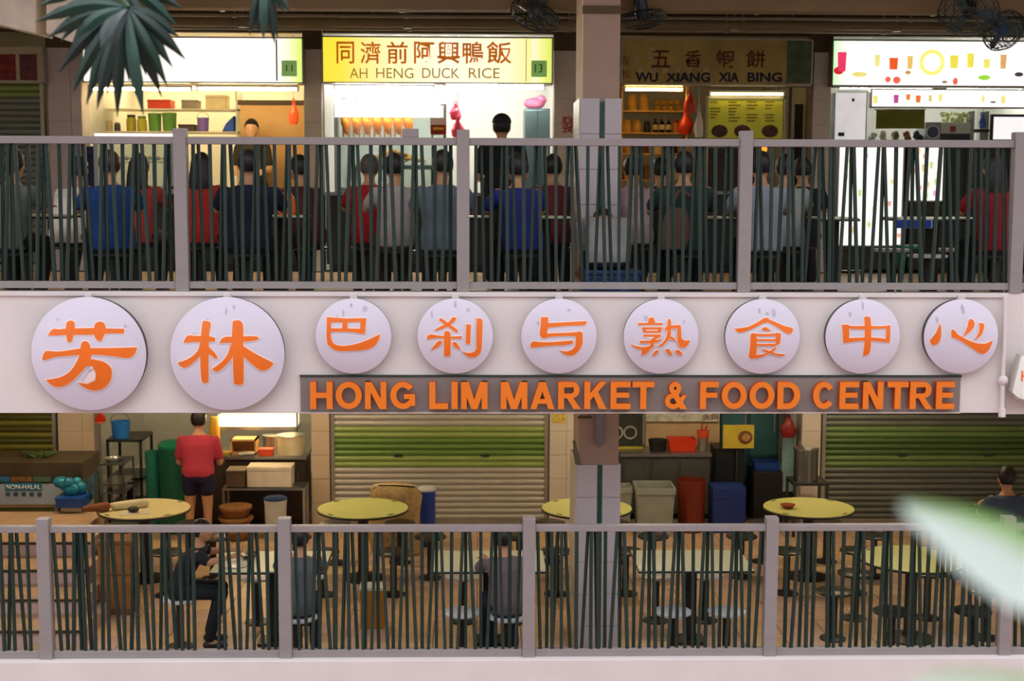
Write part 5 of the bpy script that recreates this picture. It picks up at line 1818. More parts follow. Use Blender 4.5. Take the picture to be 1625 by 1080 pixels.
# ---- sack and drum by the beige shutter
c = Vector((X(626, 15.4, 800), 15.5, 0))
a, b_ = at(586, 826, 15.4), at(668, 772, 15.4)
w, h = (b_.x - a.x) / 2, b_.z
t = T('woven_sack', 'tall tan woven sack folded shut beside the lime table', 'sack', c)
rings = []
for k, (f, ww) in enumerate(((0, .9), (.04, 1), (.3, 1.02), (.6, .98), (.85, 1.0), (.95, .92), (1.0, .75))):
    rings.append((Vector((c.x + .02 * math.sin(k * 2), c.y, h * f)), w * ww, .2 * ww))
MB().loft(rings, n=10).build('body', M('sack_tan', (178, 152, 100), .8, var=.25, scale=20, bump=.4), t, smooth=True)
MB().cap((c.x - w * .75, c.y - .06, h - .01), (c.x + w * .75, c.y - .03, h - .02), .035, .03).build('folded_top', M('sack_pale', (206, 186, 140), .8, var=.2), t, smooth=True)
MB().path([(c.x - w * .6, c.y - .12, h + .02), (c.x, c.y - .1, h + .015), (c.x + w * .8, c.y - .1, h + .0)], .008).build('tie', m_black, t)
tub2('royal blue plastic drum behind the woven sack', 662, 691, 781, 15.75, 0, M('drum_blue', (24, 60, 160), .4), M('drum_lid_white', (206, 210, 220)), name='drum', cat='drum', taper=.98)

# ---- stall with grey bins
counter('grey steel worktop of the stall behind the grey bins', 985, 1130, 720, 17.05, 0, .6, m_ctop, M('counter_grey_dark', (70, 72, 66), .5), doors=3)
zc_ = Z(720, 17.05)


tub2('red plastic basin on the grey worktop', 1062, 1107, 699, 17.15, zc_, M('basin_red', (216, 58, 16), .4), name='basin', cat='basin', sq=True)
tub2('dark wok pan on the grey worktop', 1030, 1062, 700, 17.15, zc_, m_black, name='pan', cat='pan', taper=.8)
a = at(1105, 720, 17.2)
t = T('chopstick_holder', 'wire holder with an orange band full of chopsticks', 'holder', (X(1115, 17.25, 715), 17.25, zc_))
xh = X(1115, 17.25, 715)
MB().lathe([(.055, 0), (.07, .2)], (xh, 17.25, zc_), 14).build('cup', M('holder_grey', (150, 146, 136), .4, .5), t, smooth=True)
MB().lathe([(.072, .17), (.076, .26)], (xh, 17.25, zc_), 14).build('band', M('holder_orange', (220, 84, 30)), t, smooth=True)
for k in range(10):
    MB().tube((xh + rnd(-.04, .04), 17.25 + rnd(-.03, .03), zc_ + .02), (xh + rnd(-.06, .06), 17.25 + rnd(-.04, .04), zc_ + rnd(.3, .36)), .004, n=5).build('chopstick', M('stick_red', (186, 60, 30)), t)
t = T('splash_board', 'tan board behind the red basin', 'board', base(1025, 1142, 668, 720, 17.5, .03))
MB().box(X(1025, 17.55, 690), X(1142, 17.55, 690), 17.55, 17.58, zc_, Z(668, 17.55, 1083)).build('sheet', M('board_tan', (196, 170, 126), .6), t)
MB().pbox(1025, 1142, 655, 668.5, 17.5, .06).build('top_print', M('print_pale_strip', (196, 200, 184), .5, var=.3, scale=14), t)
txt('金鍋', 1114, 1140, 656.5, 666, 17.5, M('ink_maroon2', (96, 40, 26)), t, 'character', .003)
t = T('bowl_poster', 'yellow poster with a round bowl picture beside the tan board', 'poster', base(1147, 1197, 674, 711, 17.0, .02))
MB().pbox(1147, 1197, 674, 711, 17.0, .015).build('sheet', M('poster_lemon', (206, 186, 56), .5), t)
c = at(1183, 694, 16.99)
MB().ell((c.x, 17.0, c.z), (.09, .006, .085), 16, 8).build('bowl_picture', M('print_bowl', (110, 70, 34), var=.4, scale=20), t)
MB().ell((c.x + .01, 16.997, c.z), (.055, .006, .05), 14, 8).build('soup_picture', M('print_soup', (176, 132, 70), var=.3, scale=20), t)
MB().box(X(1171, 17.05), X(1174, 17.05), 17.02, 17.04, 0, Z(680, 17.0)).build('stand', m_dsteel, t)
t = T('photo_panel', 'dark poster with pale rings beside the tiled front pillar', 'poster', base(985, 1020, 655, 712, 17.4, .03))
MB().pbox(960, 1020, 655, 712, 17.4, .03).build('sheet', M('poster_dark', (42, 46, 36), .5, var=.5, scale=12), t)
MB().pbox(960, 1020, 708, 712, 17.395, .01).build('yellow_edge', M('edge_yellow', (190, 180, 60)), t)
for (p, q_) in ((1000, 686), (978, 686)):
    c = at(p, q_, 17.4)
    MB().ring((c.x, 17.395, c.z), .075, .012, (0, 1, 0), 20, 5).build('ring_picture', M('print_ring', (176, 176, 166)), t, smooth=True)
    zz = Z(712, 17.4)
MB().box(X(975, 17.43), X(980, 17.43), 17.41, 17.43, zc_, Z(712, 17.4)).build('stand', m_dsteel, t)
t = T('teal_partition', 'dark teal fridge standing at the end of the grey worktop', 'fridge', base(1136, 1262, 655, 830, 17.55, .5))
MB().box(X(1142, 17.6, 700), X(1236, 17.6, 700), 17.6, 18.2, 0, 2.7).build('body', M('fridge_teal', (38, 78, 84), .45), t)
for k in range(2):
    x0 = X(1144 + 46 * k, 17.58, 700)
    d_ = MB().box(x0, x0 + .33, 17.57, 17.6, .1, 2.6).build('door', M('fridge_teal2', (46, 90, 96), .4), t, bevel=.006)
    MB().tube((x0 + .3, 17.55, 1.0), (x0 + .3, 17.55, 1.4), .01, n=6).build('handle', m_steel, d_)


def wheel_bin(label, p0, p1, q0, Y, mat, square_mark=True, group=None):
    a, b_ = at(p0, q0, Y), at(p1, q0, Y)
    h = a.z
    w = (b_.x - a.x) / 2
    cx = (a.x + b_.x) / 2
    t = T('waste_bin', label, 'bin', (cx, Y + w, 0), group)
    vs = []
    prof = [(.82, 0), (.95, .86), (1, .87), (1, 1), (.92, 1), (.9, .88), (.76, .03)]
    for s_, hh in prof:
        for ux, uy in ((-1, -1), (1, -1), (1, 1), (-1, 1)):
            vs.append((cx + ux * w * s_, Y + w + uy * w * s_, h * hh))
    fs = [(i * 4 + j, i * 4 + (j + 1) % 4, (i + 1) * 4 + (j + 1) % 4, (i + 1) * 4 + j) for i in range(len(prof) - 1) for j in range(4)]
    fs += [(3, 2, 1, 0), tuple(range((len(prof) - 1) * 4, len(prof) * 4))]
    MB().add(vs, fs).build('body', mat, t, bevel=.008)
    if square_mark:
        MB().cbox((cx, Y + .055, h * .52), (.08, .012, .08)).build('emblem', m_dsteel, t)
    return t


m_bing = M('bin_grey', (150, 158, 150), .5)
wheel_bin('square grey plastic bin with dark emblem below the worktop', 1010, 1073, 775, 16.2, m_bing)
wheel_bin('square grey plastic bin half hidden by the tiled front pillar', 962, 1004, 774, 16.45, m_bing, False)
tub2('dark red round bin beside the square grey bin', 1076, 1125, 765, 16.35, 0, M('bin_maroon', (112, 34, 12), .5), name='waste_bin', cat='bin')
carton('deep blue box standing beside the dark red bin', 1130, 1184, 774, 868, 16.4, .35, M('box_deep_blue', (16, 44, 120), .5), name='storage_box')
thing('steel_column_bin', 'dark steel cabinet above the deep blue box', 'cabinet', MB().pbox(1134, 1182, 712, 830, 17.06, .45), M('cabinet_black_steel', (32, 38, 40), .4, .4), bevel=.01)
tub2('blue bucket beside the teal fridge', 1198, 1240, 735, 17.0, .62, M('bucket_blue2', (14, 60, 140), .4), name='bucket', cat='bucket', sq=True)
thing('dark_crate', 'black crate carrying the blue bucket', 'crate', MB().box(X(1196, 17.0, 750), X(1242, 17.0, 750), 16.98, 17.4, 0, .62), m_black, bevel=.01)
hang_bag('dark red plastic bags hanging beside the steel pot', 1238, 1264, 655, 694, 16.85, M('bag_maroon', (130, 26, 22), .4))
thing('hanging_towel', 'pale teal towel hanging below the dark red bags', 'towel', MB().pbox(1240, 1262, 672, 780, 17.0, .02), M('towel_teal', (120, 156, 158), .8, var=.15), bevel=.008)
t = T('pot_stand', 'dark steel stand under the steel pot', 'stand', base(1262, 1312, 765, 830, 16.25, .4))
xa, xb = X(1258, 16.25, 765), X(1314, 16.25, 765)
zs_ = Z(766, 16.25)
MB().box(xa, xb, 16.2, 16.62, zs_ - .03, zs_).build('top', m_dsteel, t)
for x in (xa, xb - .03):
    for y in (16.2, 16.59):
        MB().box(x, x + .03, y, y + .03, 0, zs_ - .03).build('leg', m_dsteel, t)
tub2('tall shiny steel pot with lid on the dark stand', 1263, 1304, 716, 16.22, zs_, M('pot_steel', (150, 156, 154), .2, .9), M('lid_shiny', (200, 204, 200), .15, .9), name='steel_pot', cat='pot', taper=.98)
t = T('wall_sticker', 'small yellow sticker on the tiled pillar by the beige shutter', 'sticker', base(876, 897, 657, 671, YS - .018, .004))
MB().pbox(876, 897, 656, 671, YS - .018, .004).build('paper', M('sticker_yellow', (206, 180, 80), var=.4, scale=30), t)

# ================================================================== TABLES AND STOOLS
m_lime = M('tabletop_lime', (220, 226, 136), .35, var=.03)
m_cream = M('tabletop_cream', (232, 220, 160), .35, var=.03)
m_pale = M('tabletop_pale', (228, 232, 196), .35, var=.03)
m_edge = M('table_edge_black', (34, 32, 26), .5)
m_ped = M('pedestal_dark', (44, 42, 38), .45, .3)
m_seat_shaded = M('stool_seat_shaded', (46, 48, 44), .35)  # dark copy of the stool seat, shade painted into the colour
m_seat_lit = M('stool_seat_lit', (214, 216, 222), .35)  # pale copy of the stool seat, sky light painted into the colour


def stool_proto(mat):
    t = T('round_stool', 'x', 'stool', (0, 0, 0))
    MB().lathe([(.15, .425), (.165, .432), (.165, .447), (.158, .452)], (0, 0, 0), 22).build('seat', mat, t, smooth=True)
    MB().lathe([(.045, .02), (.035, .05), (.035, .40), (.07, .425)], (0, 0, 0), 14).build('stem', m_ped, t, smooth=True)
    MB().lathe([(.12, 0), (.12, .012), (.05, .022)], (0, 0, 0), 18).build('floor_plate', m_ped, t, smooth=True)
    return t


PROTO = {}


def stool(x, y, z, mat, label, group):
    if mat.name not in PROTO:
        PROTO[mat.name] = stool_proto(mat)
        r = PROTO[mat.name]
        r.location = (x, y, z)
        ORG[r] = Vector((x, y, z))
        r['label'] = label
        r['group'] = group
        return r
    return copy_tree(PROTO[mat.name], (x, y, z), 0, label, group)


def round_table(label, px, Y, z, mat, r=.475, notch=True):
    c = Vector((X(px, Y, 812 if z < 1 else 345), Y, z))
    t = T('round_table', label, 'table', c)
    MB().lathe([(r * .97, .72), (r, .725), (r, .738), (r * .985, .742)], c, 48).build('edge', m_edge, t, smooth=True)
    MB().lathe([(r * .985, .741), (r * .985, .75)], c, 48).build('tabletop', mat, t, smooth=True)
    MB().lathe([(.07, .03), (.055, .08), (.055, .66), (.2, .72)], c, 18).build('pedestal', m_ped, t, smooth=True)
    MB().lathe([(.22, 0), (.22, .015), (.08, .035)], c, 20).build('floor_plate', m_ped, t, smooth=True)
    if notch:
        for k in range(4):
            a_ = PI / 4 + k * PI / 2
            e = Vector((math.cos(a_), math.sin(a_), 0))
            MB().cbox(c + e * (r - .045) + Vector((0, 0, .751)), (.07, .02, .003), Matrix.Rotation(a_ + PI / 2, 3, 'Z')).build('slot', m_edge, t)
    return t, c


def rect_table(label, p0, p1, py, Y, d, z, mat):
    xa, xb = X(p0, Y, py), X(p1, Y, py)
    c = Vector(((xa + xb) / 2, Y + d / 2, z))
    t = T('square_table', label, 'table', c)
    MB().box(xa, xb, Y, Y + d, z + .72, z + .738).build('edge', m_edge, t, bevel=.006)
    MB().box(xa + .008, xb - .008, Y + .008, Y + d - .008, z + .738, z + .75).build('tabletop', mat, t)
    MB().box(c.x - .05, c.x + .05, c.y - .05, c.y + .05, z + .03, z + .72).build('pedestal', m_ped, t)
    MB().box(c.x - .13, c.x + .13, c.y - .13, c.y + .13, z, z + .03).build('floor_plate', m_ped, t, bevel=.006)
    return t, c


RT = [('pale cream round table by the cart, papers on it', 229, m_cream, 'pale round table by the cart'),
      ('plain lime round table in front of the woven sack', 576, m_lime, 'lime table by the woven sack'),
      ('lime round table behind the tiled front pillar', 931, m_lime, 'table behind the tiled pillar'),
      ('lime round table with a red dish on it', 1283, m_lime, 'table with the red dish'),
      ('lime round table where the man in slate blue sits', 1625, m_lime, 'table of the man in slate blue')]
for (lab, px, mt, short) in RT:
    t, c = round_table(lab, px, 14.5, 0, mt)
    for k in range(6):
        a_ = k * PI / 3
        if px == 1625 and k in (4,):
            continue
        stool(c.x + .7 * math.cos(a_), c.y + .7 * math.sin(a_), 0, m_seat_shaded, 'dark round stool around the ' + short, 'stools of the ' + short)
t, c = round_table('lime round table behind the large blurred leaf', 1450, 12.45, 0, m_lime)
for k in range(6):
    a_ = k * PI / 3
    stool(c.x + .7 * math.cos(a_), c.y + .7 * math.sin(a_), 0, m_seat_shaded, 'dark round stool around the table behind the blurred leaf', 'stools of the table behind the leaf')
for (lab, p0, p1, short, skip) in (('pale square table beside the tiled front pillar, nobody at it', 1013, 1198, 'empty pale square table', ()), ('pale square table where the person in mauve sits', 684, 868, 'square table of the person in mauve', (3,)),
                                   ('white square table between the dark-dressed diner and the one in grey', 332, 515, 'square table of the dark-dressed diner', (2, 3))):
    t, c = rect_table(lab, p0, p1, 918, 12.06, .7, 0, m_pale)
    for k, (dx, y) in enumerate(((-.24, 13.0), (.24, 13.0), (-.24, 11.86), (.24, 11.86))):
        if k in skip:
            continue
        stool(c.x + dx * .98, y, 0, m_seat_lit, 'pale round stool at the ' + short, 'stools of the ' + short)
# on the tables
c = at(1250, 806, 14.45)
q = MB().lathe([(.04, 0), (.075, .03), (.08, .04), (.07, .04), (.04, .015)], (c.x, 14.45, .751), 18)
thing('red_dish', 'small red-brown dish on the lime table', 'dish', q, M('dish_redbrown', (150, 60, 26), .4), smooth=True)
c = at(275, 807, 14.5)
thing('paper_sheet', 'white paper sheet lying flat on the pale round table', 'paper', MB().cbox((X(213, 14.3, 818), 14.3, .753), (.3, .2, .003), Matrix.Rotation(.3, 3, 'Z')), M('paper_white', (214, 206, 186)))
thing('dark_pouch', 'small dark pouch lying on the white paper sheet', 'pouch', MB().ell((X(212, 14.3, 816), 14.3, .785), (.06, .045, .03), 12, 8), m_black, smooth=True)
q = MB().cap((X(182, 14.41, 806), 14.41, .793), (X(228, 14.5, 803), 14.55, .796), .04, .045)
thing('rolled_paper', 'pale rolled bundle lying across the pale round table', 'roll', q, M('roll_pale', (222, 212, 176), .7), smooth=True)
q = MB().cap((X(132, 14.2, 815), 14.25, .80), (X(168, 14.36, 807), 14.36, .80), .03, .05)
thing('brown_bundle', 'brown cloth bundle at the edge of the pale round table', 'bundle', q, M('bundle_brown', (130, 78, 40), .8), smooth=True)
q = MB().lathe([(.05, 0), (.085, .03), (.09, .045), (.078, .045), (.04, .012)], (X(395, 12.5, 895), 12.5, .751), 18)
thing('noodle_bowl', 'dark bowl on the white square table', 'bowl', q, M('bowl_dark', (60, 44, 34), .3), smooth=True)
q = MB().lathe([(.09, 0), (.12, .008), (.12, .014), (.02, .006)], (X(372, 12.25, 905), 12.25, .751), 20)
thing('dinner_plate', 'white plate on the white square table', 'plate', q, M('plate_white', (226, 226, 222), .25), smooth=True)
t = T('amber_bin', 'amber yellow bin with pale rim standing on the lower floor', 'bin', (X(592, 12.9, 980), 12.9, 0))
c = Vector((X(592, 12.9, 980), 12.9, 0))
MB().box(c.x - .11, c.x + .11, 12.8, 13.0, 0, .36).build('body', M('bin_amber', (176, 118, 24), .5), t, bevel=.01)
MB().box(c.x - .12, c.x + .12, 12.79, 13.01, .36, .385).build('rim', M('rim_pale', (196, 196, 180)), t)
t = T('wooden_cabinet', 'brown wooden side cabinet on the lower floor near the stairs', 'cabinet', (X(190, 13.4, 950), 13.4, 0))
c = Vector((X(190, 13.4, 950), 13.4, 0))
MB().box(c.x - .16, c.x + .16, 13.25, 13.55, 0, .72).build('body', M('wood_brown', (134, 92, 44), .6, var=.2), t, bevel=.01)
MB().box(c.x - .15, c.x + .15, 13.235, 13.25, .06, .38).build('door', M('wood_brown2', (150, 104, 52), .6, var=.2), t)
MB().box(c.x - .15, c.x + .15, 13.235, 13.25, .4, .68).build('drawer', M('wood_brown2', (150, 104, 52), .6, var=.2), t)

# upper floor tables
UT = []
for (lab, p0, p1) in (('pale green square table of the diner in grey-green', -70, 100), ('pale green square table with an orange bag on it', 395, 482), ('pale green square table of the diner in slate blue', 690, 778), ('pale green square table beside the diner in royal blue', 826, 908),
                      ('pale green square table of the diner in dark green', 1060, 1170), ('pale green empty square table beside the tall lit poster', 1304, 1366), ('pale green square table with a blue number plate', 1428, 1566)):
    t, c = rect_table(lab, p0, p1, 345, 12.1, .6, ZU, m_pale)
    UT.append(c)
for k, (px, Y) in enumerate(((1415, 12.9), (1472, 11.8), (1510, 13.0))):
    stool(X(px, Y, 400), Y, ZU, m_seat_lit, 'pale round stool at the upper table with the blue number plate', 'stools of the blue number plate table')
t = T('number_plate', 'blue plate hanging on the edge of the upper table', 'plate', base(1422, 1480, 348, 362, 12.06, .02))
MB().pbox(1424, 1478, 349, 361, 12.07, .02).build('plate', M('plate_blue', (20, 60, 170), .4), t, bevel=.004)
MB().pbox(1422, 1480, 348, 362, 12.088, .01).build('border', M('plate_border', (190, 196, 210)), t)
t = T('plastic_stool', 'green plastic stool tucked beside the blue number plate table', 'stool', (X(1447, 13.3, 400), 13.3, ZU))
c = Vector((X(1447, 13.3, 400), 13.3, ZU))
mgp = M('plastic_green', (20, 140, 96), .4)
MB().box(c.x - .13, c.x + .13, c.y - .13, c.y + .13, ZU + .44, ZU + .47).build('seat', mgp, t, bevel=.01)
for sx in (-1, 1):
    for sy in (-1, 1):
        MB().tube((c.x + sx * .16, c.y + sy * .16, ZU), (c.x + sx * .11, c.y + sy * .11, ZU + .44), .025, .03, 6).build('leg', mgp, t)
hang_bag_pts = at(455, 343, 12.5)
q = MB().loft([(Vector((hang_bag_pts.x, 12.5, ZU + .752)), .07, .05), (Vector((hang_bag_pts.x, 12.5, ZU + .80)), .085, .06), (Vector((hang_bag_pts.x, 12.5, ZU + .9)), .07, .05), (Vector((hang_bag_pts.x + .01, 12.5, ZU + .96)), .025, .02), (Vector((hang_bag_pts.x - .01, 12.5, ZU + .99)), .035, .02)], n=12)
thing('orange_bag', 'bright orange plastic bag standing on the upper table', 'bag', q, M('bag_bright_orange', (236, 104, 20), .4, var=.2), smooth=True)
t = T('blue_crate', 'deep blue plastic crate under the diner in white', 'crate', (X(968, 11.53, 430), 11.53, ZU))
c = Vector((X(968, 11.53, 430), 11.53, ZU))
mcb = M('crate_royal', (16, 62, 120), .4)
MB().box(c.x - .23, c.x + .23, 11.33, 11.73, ZU, ZU + .3).build('body', mcb, t, bevel=.012)
MB().box(c.x - .24, c.x + .24, 11.32, 11.74, ZU + .3, ZU + .34).build('rim', mcb, t, bevel=.01)
MB().lathe([(.045, 0), (.04, .006)], (c.x + .1, 11.33, ZU + .2), 16, ax='Y').build('emblem', M('emblem_pale', (60, 110, 160)), t)
# ================================================================== PEOPLE
m_hair = M('hair_black', (24, 20, 18), .5, var=.3, scale=30)
m_hairg = M('hair_grey', (84, 78, 70), .6, var=.3, scale=30)
m_hairb = M('hair_brown', (60, 36, 26), .5, var=.3, scale=30)
m_skin = M('skin_tan', (196, 146, 108), .5, var=.05)
m_skin2 = M('skin_light', (214, 170, 136), .5, var=.05)
m_eye = M('eye_dark', (26, 20, 18), .3)
m_lip = M('lip', (150, 84, 72), .5)
m_shoe = M('shoe_dark', (30, 28, 28), .5)


def V3(*a):
    return Vector(a)


def person(label, px, Y, z0, shirt, trouser, rot=0.0, seated=True, lean=.12, height=1.66, hair=None, long_hair=False, skin=None,
           seat_h=.45, arms=None, cap=None, shorts=False, turn=0.0, nod=.1, py=300, wide=1.0, loc=None, sleeve=.4, scale=1.0, bent=False):
    hair = hair or m_hair
    skin = skin or m_skin
    s = height / 1.66
    base_ = loc or Vector((X(px, Y, py), Y, z0))
    t = T('person', label, 'person', base_, None, rot)
    t.scale = (scale, scale, scale)
    seat_h = seat_h / scale
    ORG[t] = Vector((0, 0, 0))
    if seated:
        hz = seat_h + .09
        hip = V3(0, 0, hz)
        L = lean
        waist = V3(0, .02 + .08 * L, hz + .17)
        chest = V3(0, .03 + .30 * L, hz + .37 - .06 * L)
        neckb = V3(0, .02 + .52 * L, hz + .50 - .12 * L)
        if bent:
            waist, chest, neckb = V3(0, .10, hz + .19), V3(0, .25, hz + .31), V3(0, .42, hz + .30)
        knees = [V3(k * .12, .43, seat_h + .06) for k in (-1, 1)]
        ank = [V3(k * .13, .30, .09) for k in (-1, 1)]
        hips = [V3(k * .09, .02, hz) for k in (-1, 1)]
    else:
        hip = V3(0, 0, .90 * s)
        L = lean
        waist = V3(0, .0 + .05 * L, 1.05 * s)
        chest = V3(0, .01 + .16 * L, 1.25 * s)
        neckb = V3(0, .0 + .26 * L, 1.39 * s - .03 * L)
        hips = [V3(k * .09, 0, .88 * s) for k in (-1, 1)]
        knees = [V3(k * .10, .02, .48 * s) for k in (-1, 1)]
        ank = [V3(k * .11, -.02, .085) for k in (-1, 1)]
    up = (neckb - chest).normalized()
    head = neckb + (V3(0, .13, -.05) if bent else V3(0, .035 + .06 * nod, .155 - .03 * nod))
    sh = [neckb + V3(k * .165 * wide, -.01, -.062) for k in (-1, 1)]
    if arms is None:
        arms = 'table' if seated else 'down'
    el, wr = [], []
    for k, S in zip((-1, 1), sh):
        a_ = arms
        if a_ == 'table':
            e_ = S + V3(k * .07, .12, -.235)
            e_.z = max(e_.z, .805 / scale)
            el.append(e_)
            w_ = S + V3(k * -.02, .34, -.2)
            w_.z = max(w_.z, .83 / scale)
            wr.append(w_)
        elif a_ == 'down':
            el.append(S + V3(k * .05, -.02, -.29))
            wr.append(S + V3(k * .06, .08, -.53))
        elif a_ == 'work':
            el.append(S + V3(k * .045, .05, -.28))
            wr.append(S + V3(k * .0, .27, -.30))
        elif a_ == 'face':
            el.append(S + V3(k * .08, .16, -.22))
            wr.append(head + V3(k * .06, .13, -.12))
        else:
            el.append(S + V3(*a_[0]))
            wr.append(S + V3(*a_[1]))
    # ---- body: one continuous surface
    q = MB()
    tw = wide
    q.loft([(hip - V3(0, 0, .08), .10 * tw, .08), (hip, .155 * tw, .11), (waist, .135 * tw, .095), (chest, .165 * tw, .11), (neckb - V3(0, 0, .05), .13 * tw, .085), (neckb + V3(0, 0, .01), .06, .06)], n=16)
    q.cap(neckb - V3(0, 0, .03), head - V3(0, .02, .07), .056, .05)
    q.ell(head, (.076, .095, .115), 16, 12)
    q.ell(head + V3(0, .035, -.065), (.055, .055, .05), 12, 8)
    Rh = Matrix.Rotation(turn, 3, 'Z')
    q.cap(head + Rh @ V3(0, .088, .012), head + Rh @ V3(0, .108, -.025), .011, .016, 8)
    for k in (-1, 1):
        q.ell(head + Rh @ V3(k * .08, -.005, -.01), (.014, .024, .034), 8, 6)
    for i in (0, 1):
        q.cap(sh[i], el[i], .052, .042)
        q.cap(el[i], wr[i], .041, .027)
        d = (wr[i] - el[i]).normalized()
        q.cap(wr[i], wr[i] + d * .075, .027, .034)
        q.cap(hips[i], knees[i], .085, .06)
        q.cap(knees[i], ank[i], .057, .037)
        q.cap(ank[i] - V3(0, 0, .02), ank[i] + V3(0, .13, -.05), .036, .03)
    me = q.mesh('body')
    bo = link('body', me, t, None)
    md = bo.modifiers.new('r', 'REMESH')
    md.mode = 'VOXEL'
    md.voxel_size = .014
    sm = bo.modifiers.new('s', 'SMOOTH')
    sm.iterations = 3
    ex = MB()
    for i, k in ((0, -1), (1, 1)):
        d = (wr[i] - el[i]).normalized()
        side = d.cross(V3(0, 0, 1))
        side = side.normalized() if side.length > .05 else V3(1, 0, 0)
        dn = side.cross(d).normalized()
        if dn.z > 0:
            dn = -dn
        pk = wr[i] + d * .085
        for f in range(4):
            ln = (.030, .036, .034, .026)[f]
            a0 = pk + side * (-.027 + .018 * f)
            a1 = a0 + (d * .9 + dn * .35).normalized() * ln
            a2 = a1 + (d * .5 + dn * .85).normalized() * ln * .8
            ex.cap(a0, a1, .0085, .008, 6)
            ex.cap(a1, a2, .008, .0065, 6)
        th = wr[i] + d * .035 - side * k * -.028
        ex.cap(th, th + (d * .6 - side * k * -.6 + dn * .3).normalized() * .045, .0105, .008, 6)
    for k in (-1, 1):
        ex.ell(head + Rh @ V3(k * .031, .086, .012), (.012, .007, .007), 8, 6, 1)
        ex.ell(head + Rh @ V3(k * .031, .089, .036), (.018, .006, .004), 8, 6, 1)
    ex.ell(head + Rh @ V3(0, .088, -.058), (.022, .008, .006), 8, 6, 2)
    REMESH.append((bo, ex, [skin, m_eye, m_lip]))
    # ---- shirt
    q = MB()
    g = .016
    lo = hip - V3(0, 0, .06 if seated else .04)
    q.loft([(lo, .15 * tw + g, .11 + g), (hip + V3(0, 0, .04), .155 * tw + g, .112 + g), (waist, .142 * tw + g, .10 + g), (chest, .168 * tw + g, .113 + g), (neckb - V3(0, 0, .045), .14 * tw + g, .085 + g), (neckb - V3(0, 0, .005), .065 + g * .5, .058 + g)], n=18)
    for i in (0, 1):
        e_ = sh[i].lerp(el[i], .3 + sleeve)
        q.cap(sh[i] - V3(0, 0, .01), e_, .05 + g * .7, .05 + g * .8)
        if sleeve > .7:
            q.cap(el[i], el[i].lerp(wr[i], .85), .05 + g, .035 + g)
    so = link('shirt', q.mesh('shirt'), t, None)
    md = so.modifiers.new('r', 'REMESH')
    md.mode = 'VOXEL'
    md.voxel_size = .016
    sm = so.modifiers.new('s', 'SMOOTH')
    sm.iterations = 3
    REMESH.append((so, None, [shirt]))
    # ---- trousers
    q = MB()
    q.loft([(hip - V3(0, 0, .1), .12 * tw + g, .10 + g), (hip, .158 * tw + g * .6, .115 + g * .6), (hip + V3(0, 0, .06), .15 * tw + g * .4, .105 + g * .4)], n=18)
    for i in (0, 1):
        if shorts:
            q.cap(hips[i], hips[i].lerp(knees[i], .5), .092 + g * .5, .085 + g * .5)
        else:
            q.cap(hips[i], knees[i], .088 + g * .5, .066 + g * .5)
            q.cap(knees[i], ank[i] + V3(0, 0, .03), .064 + g * .5, .05 + g * .5)
    to = link('shorts' if shorts else 'trousers', q.mesh('trousers'), t, None)
    md = to.modifiers.new('r', 'REMESH')
    md.mode = 'VOXEL'
    md.voxel_size = .018
    sm = to.modifiers.new('s', 'SMOOTH')
    sm.iterations = 3
    REMESH.append((to, None, [trouser]))
    # ---- hair / cap
    q = MB()
    q.ell(head + V3(0, -.012, .018), (.090, .105, .114), 20, 14)
    for i, v in enumerate(q.v):
        p = Rh.inverted() @ (v - head)
        face = p.y > .02 and p.z < .055
        low = p.z < -.06 and not long_hair
        if face or low or (p.z < -.02 and p.y > -.03):
            q.v[i] = head + (v - head) * .74
    if long_hair:
        q.loft([(head + V3(0, -.06, .05), .085, .05), (head + V3(0, -.085, -.08), .10, .05), (head + V3(0, -.09 - .02, -.2), .10, .04), (head + V3(0, -.10, -.29), .06, .025)], n=14)
    ho = link('hair', q.mesh('hair', smooth=True), t, None)
    ho.data.materials.append(hair)
    if cap:
        q = MB().ell(head + V3(0, -.008, .045), (.096, .112, .092), 18, 10)
        q.v = [v if v.z > head.z + .035 else V3(v.x, v.y, head.z + .035) for v in q.v]
        q.cbox(head + V3(0, .13, .042), (.13, .1, .012))
        link('cap', q.mesh('cap', smooth=True), t, None).data.materials.append(cap)
    for i in (0, 1):
        q = MB().cap(ank[i] + V3(0, -.03, -.045), ank[i] + V3(0, .15, -.055), .042, .036)
        q.v = [V3(v.x, v.y, max(v.z, .0)) for v in q.v]
        link('shoe', q.mesh('shoe', smooth=True), t, None).data.materials.append(m_shoe)
    return t


def cloth(name, c, var=.12):
    c = tuple(int(v * .82) for v in c)
    return M('cloth_' + name, c, .85, var=var, scale=7, bump=.15)


c_navy = cloth('navy', (22, 36, 64))
c_black = cloth('black', (24, 24, 26))
c_jean = cloth('denim', (44, 58, 84))
c_dark = cloth('charcoal', (44, 42, 42))
c_khaki = cloth('khaki', (92, 84, 62))
R = math.radians
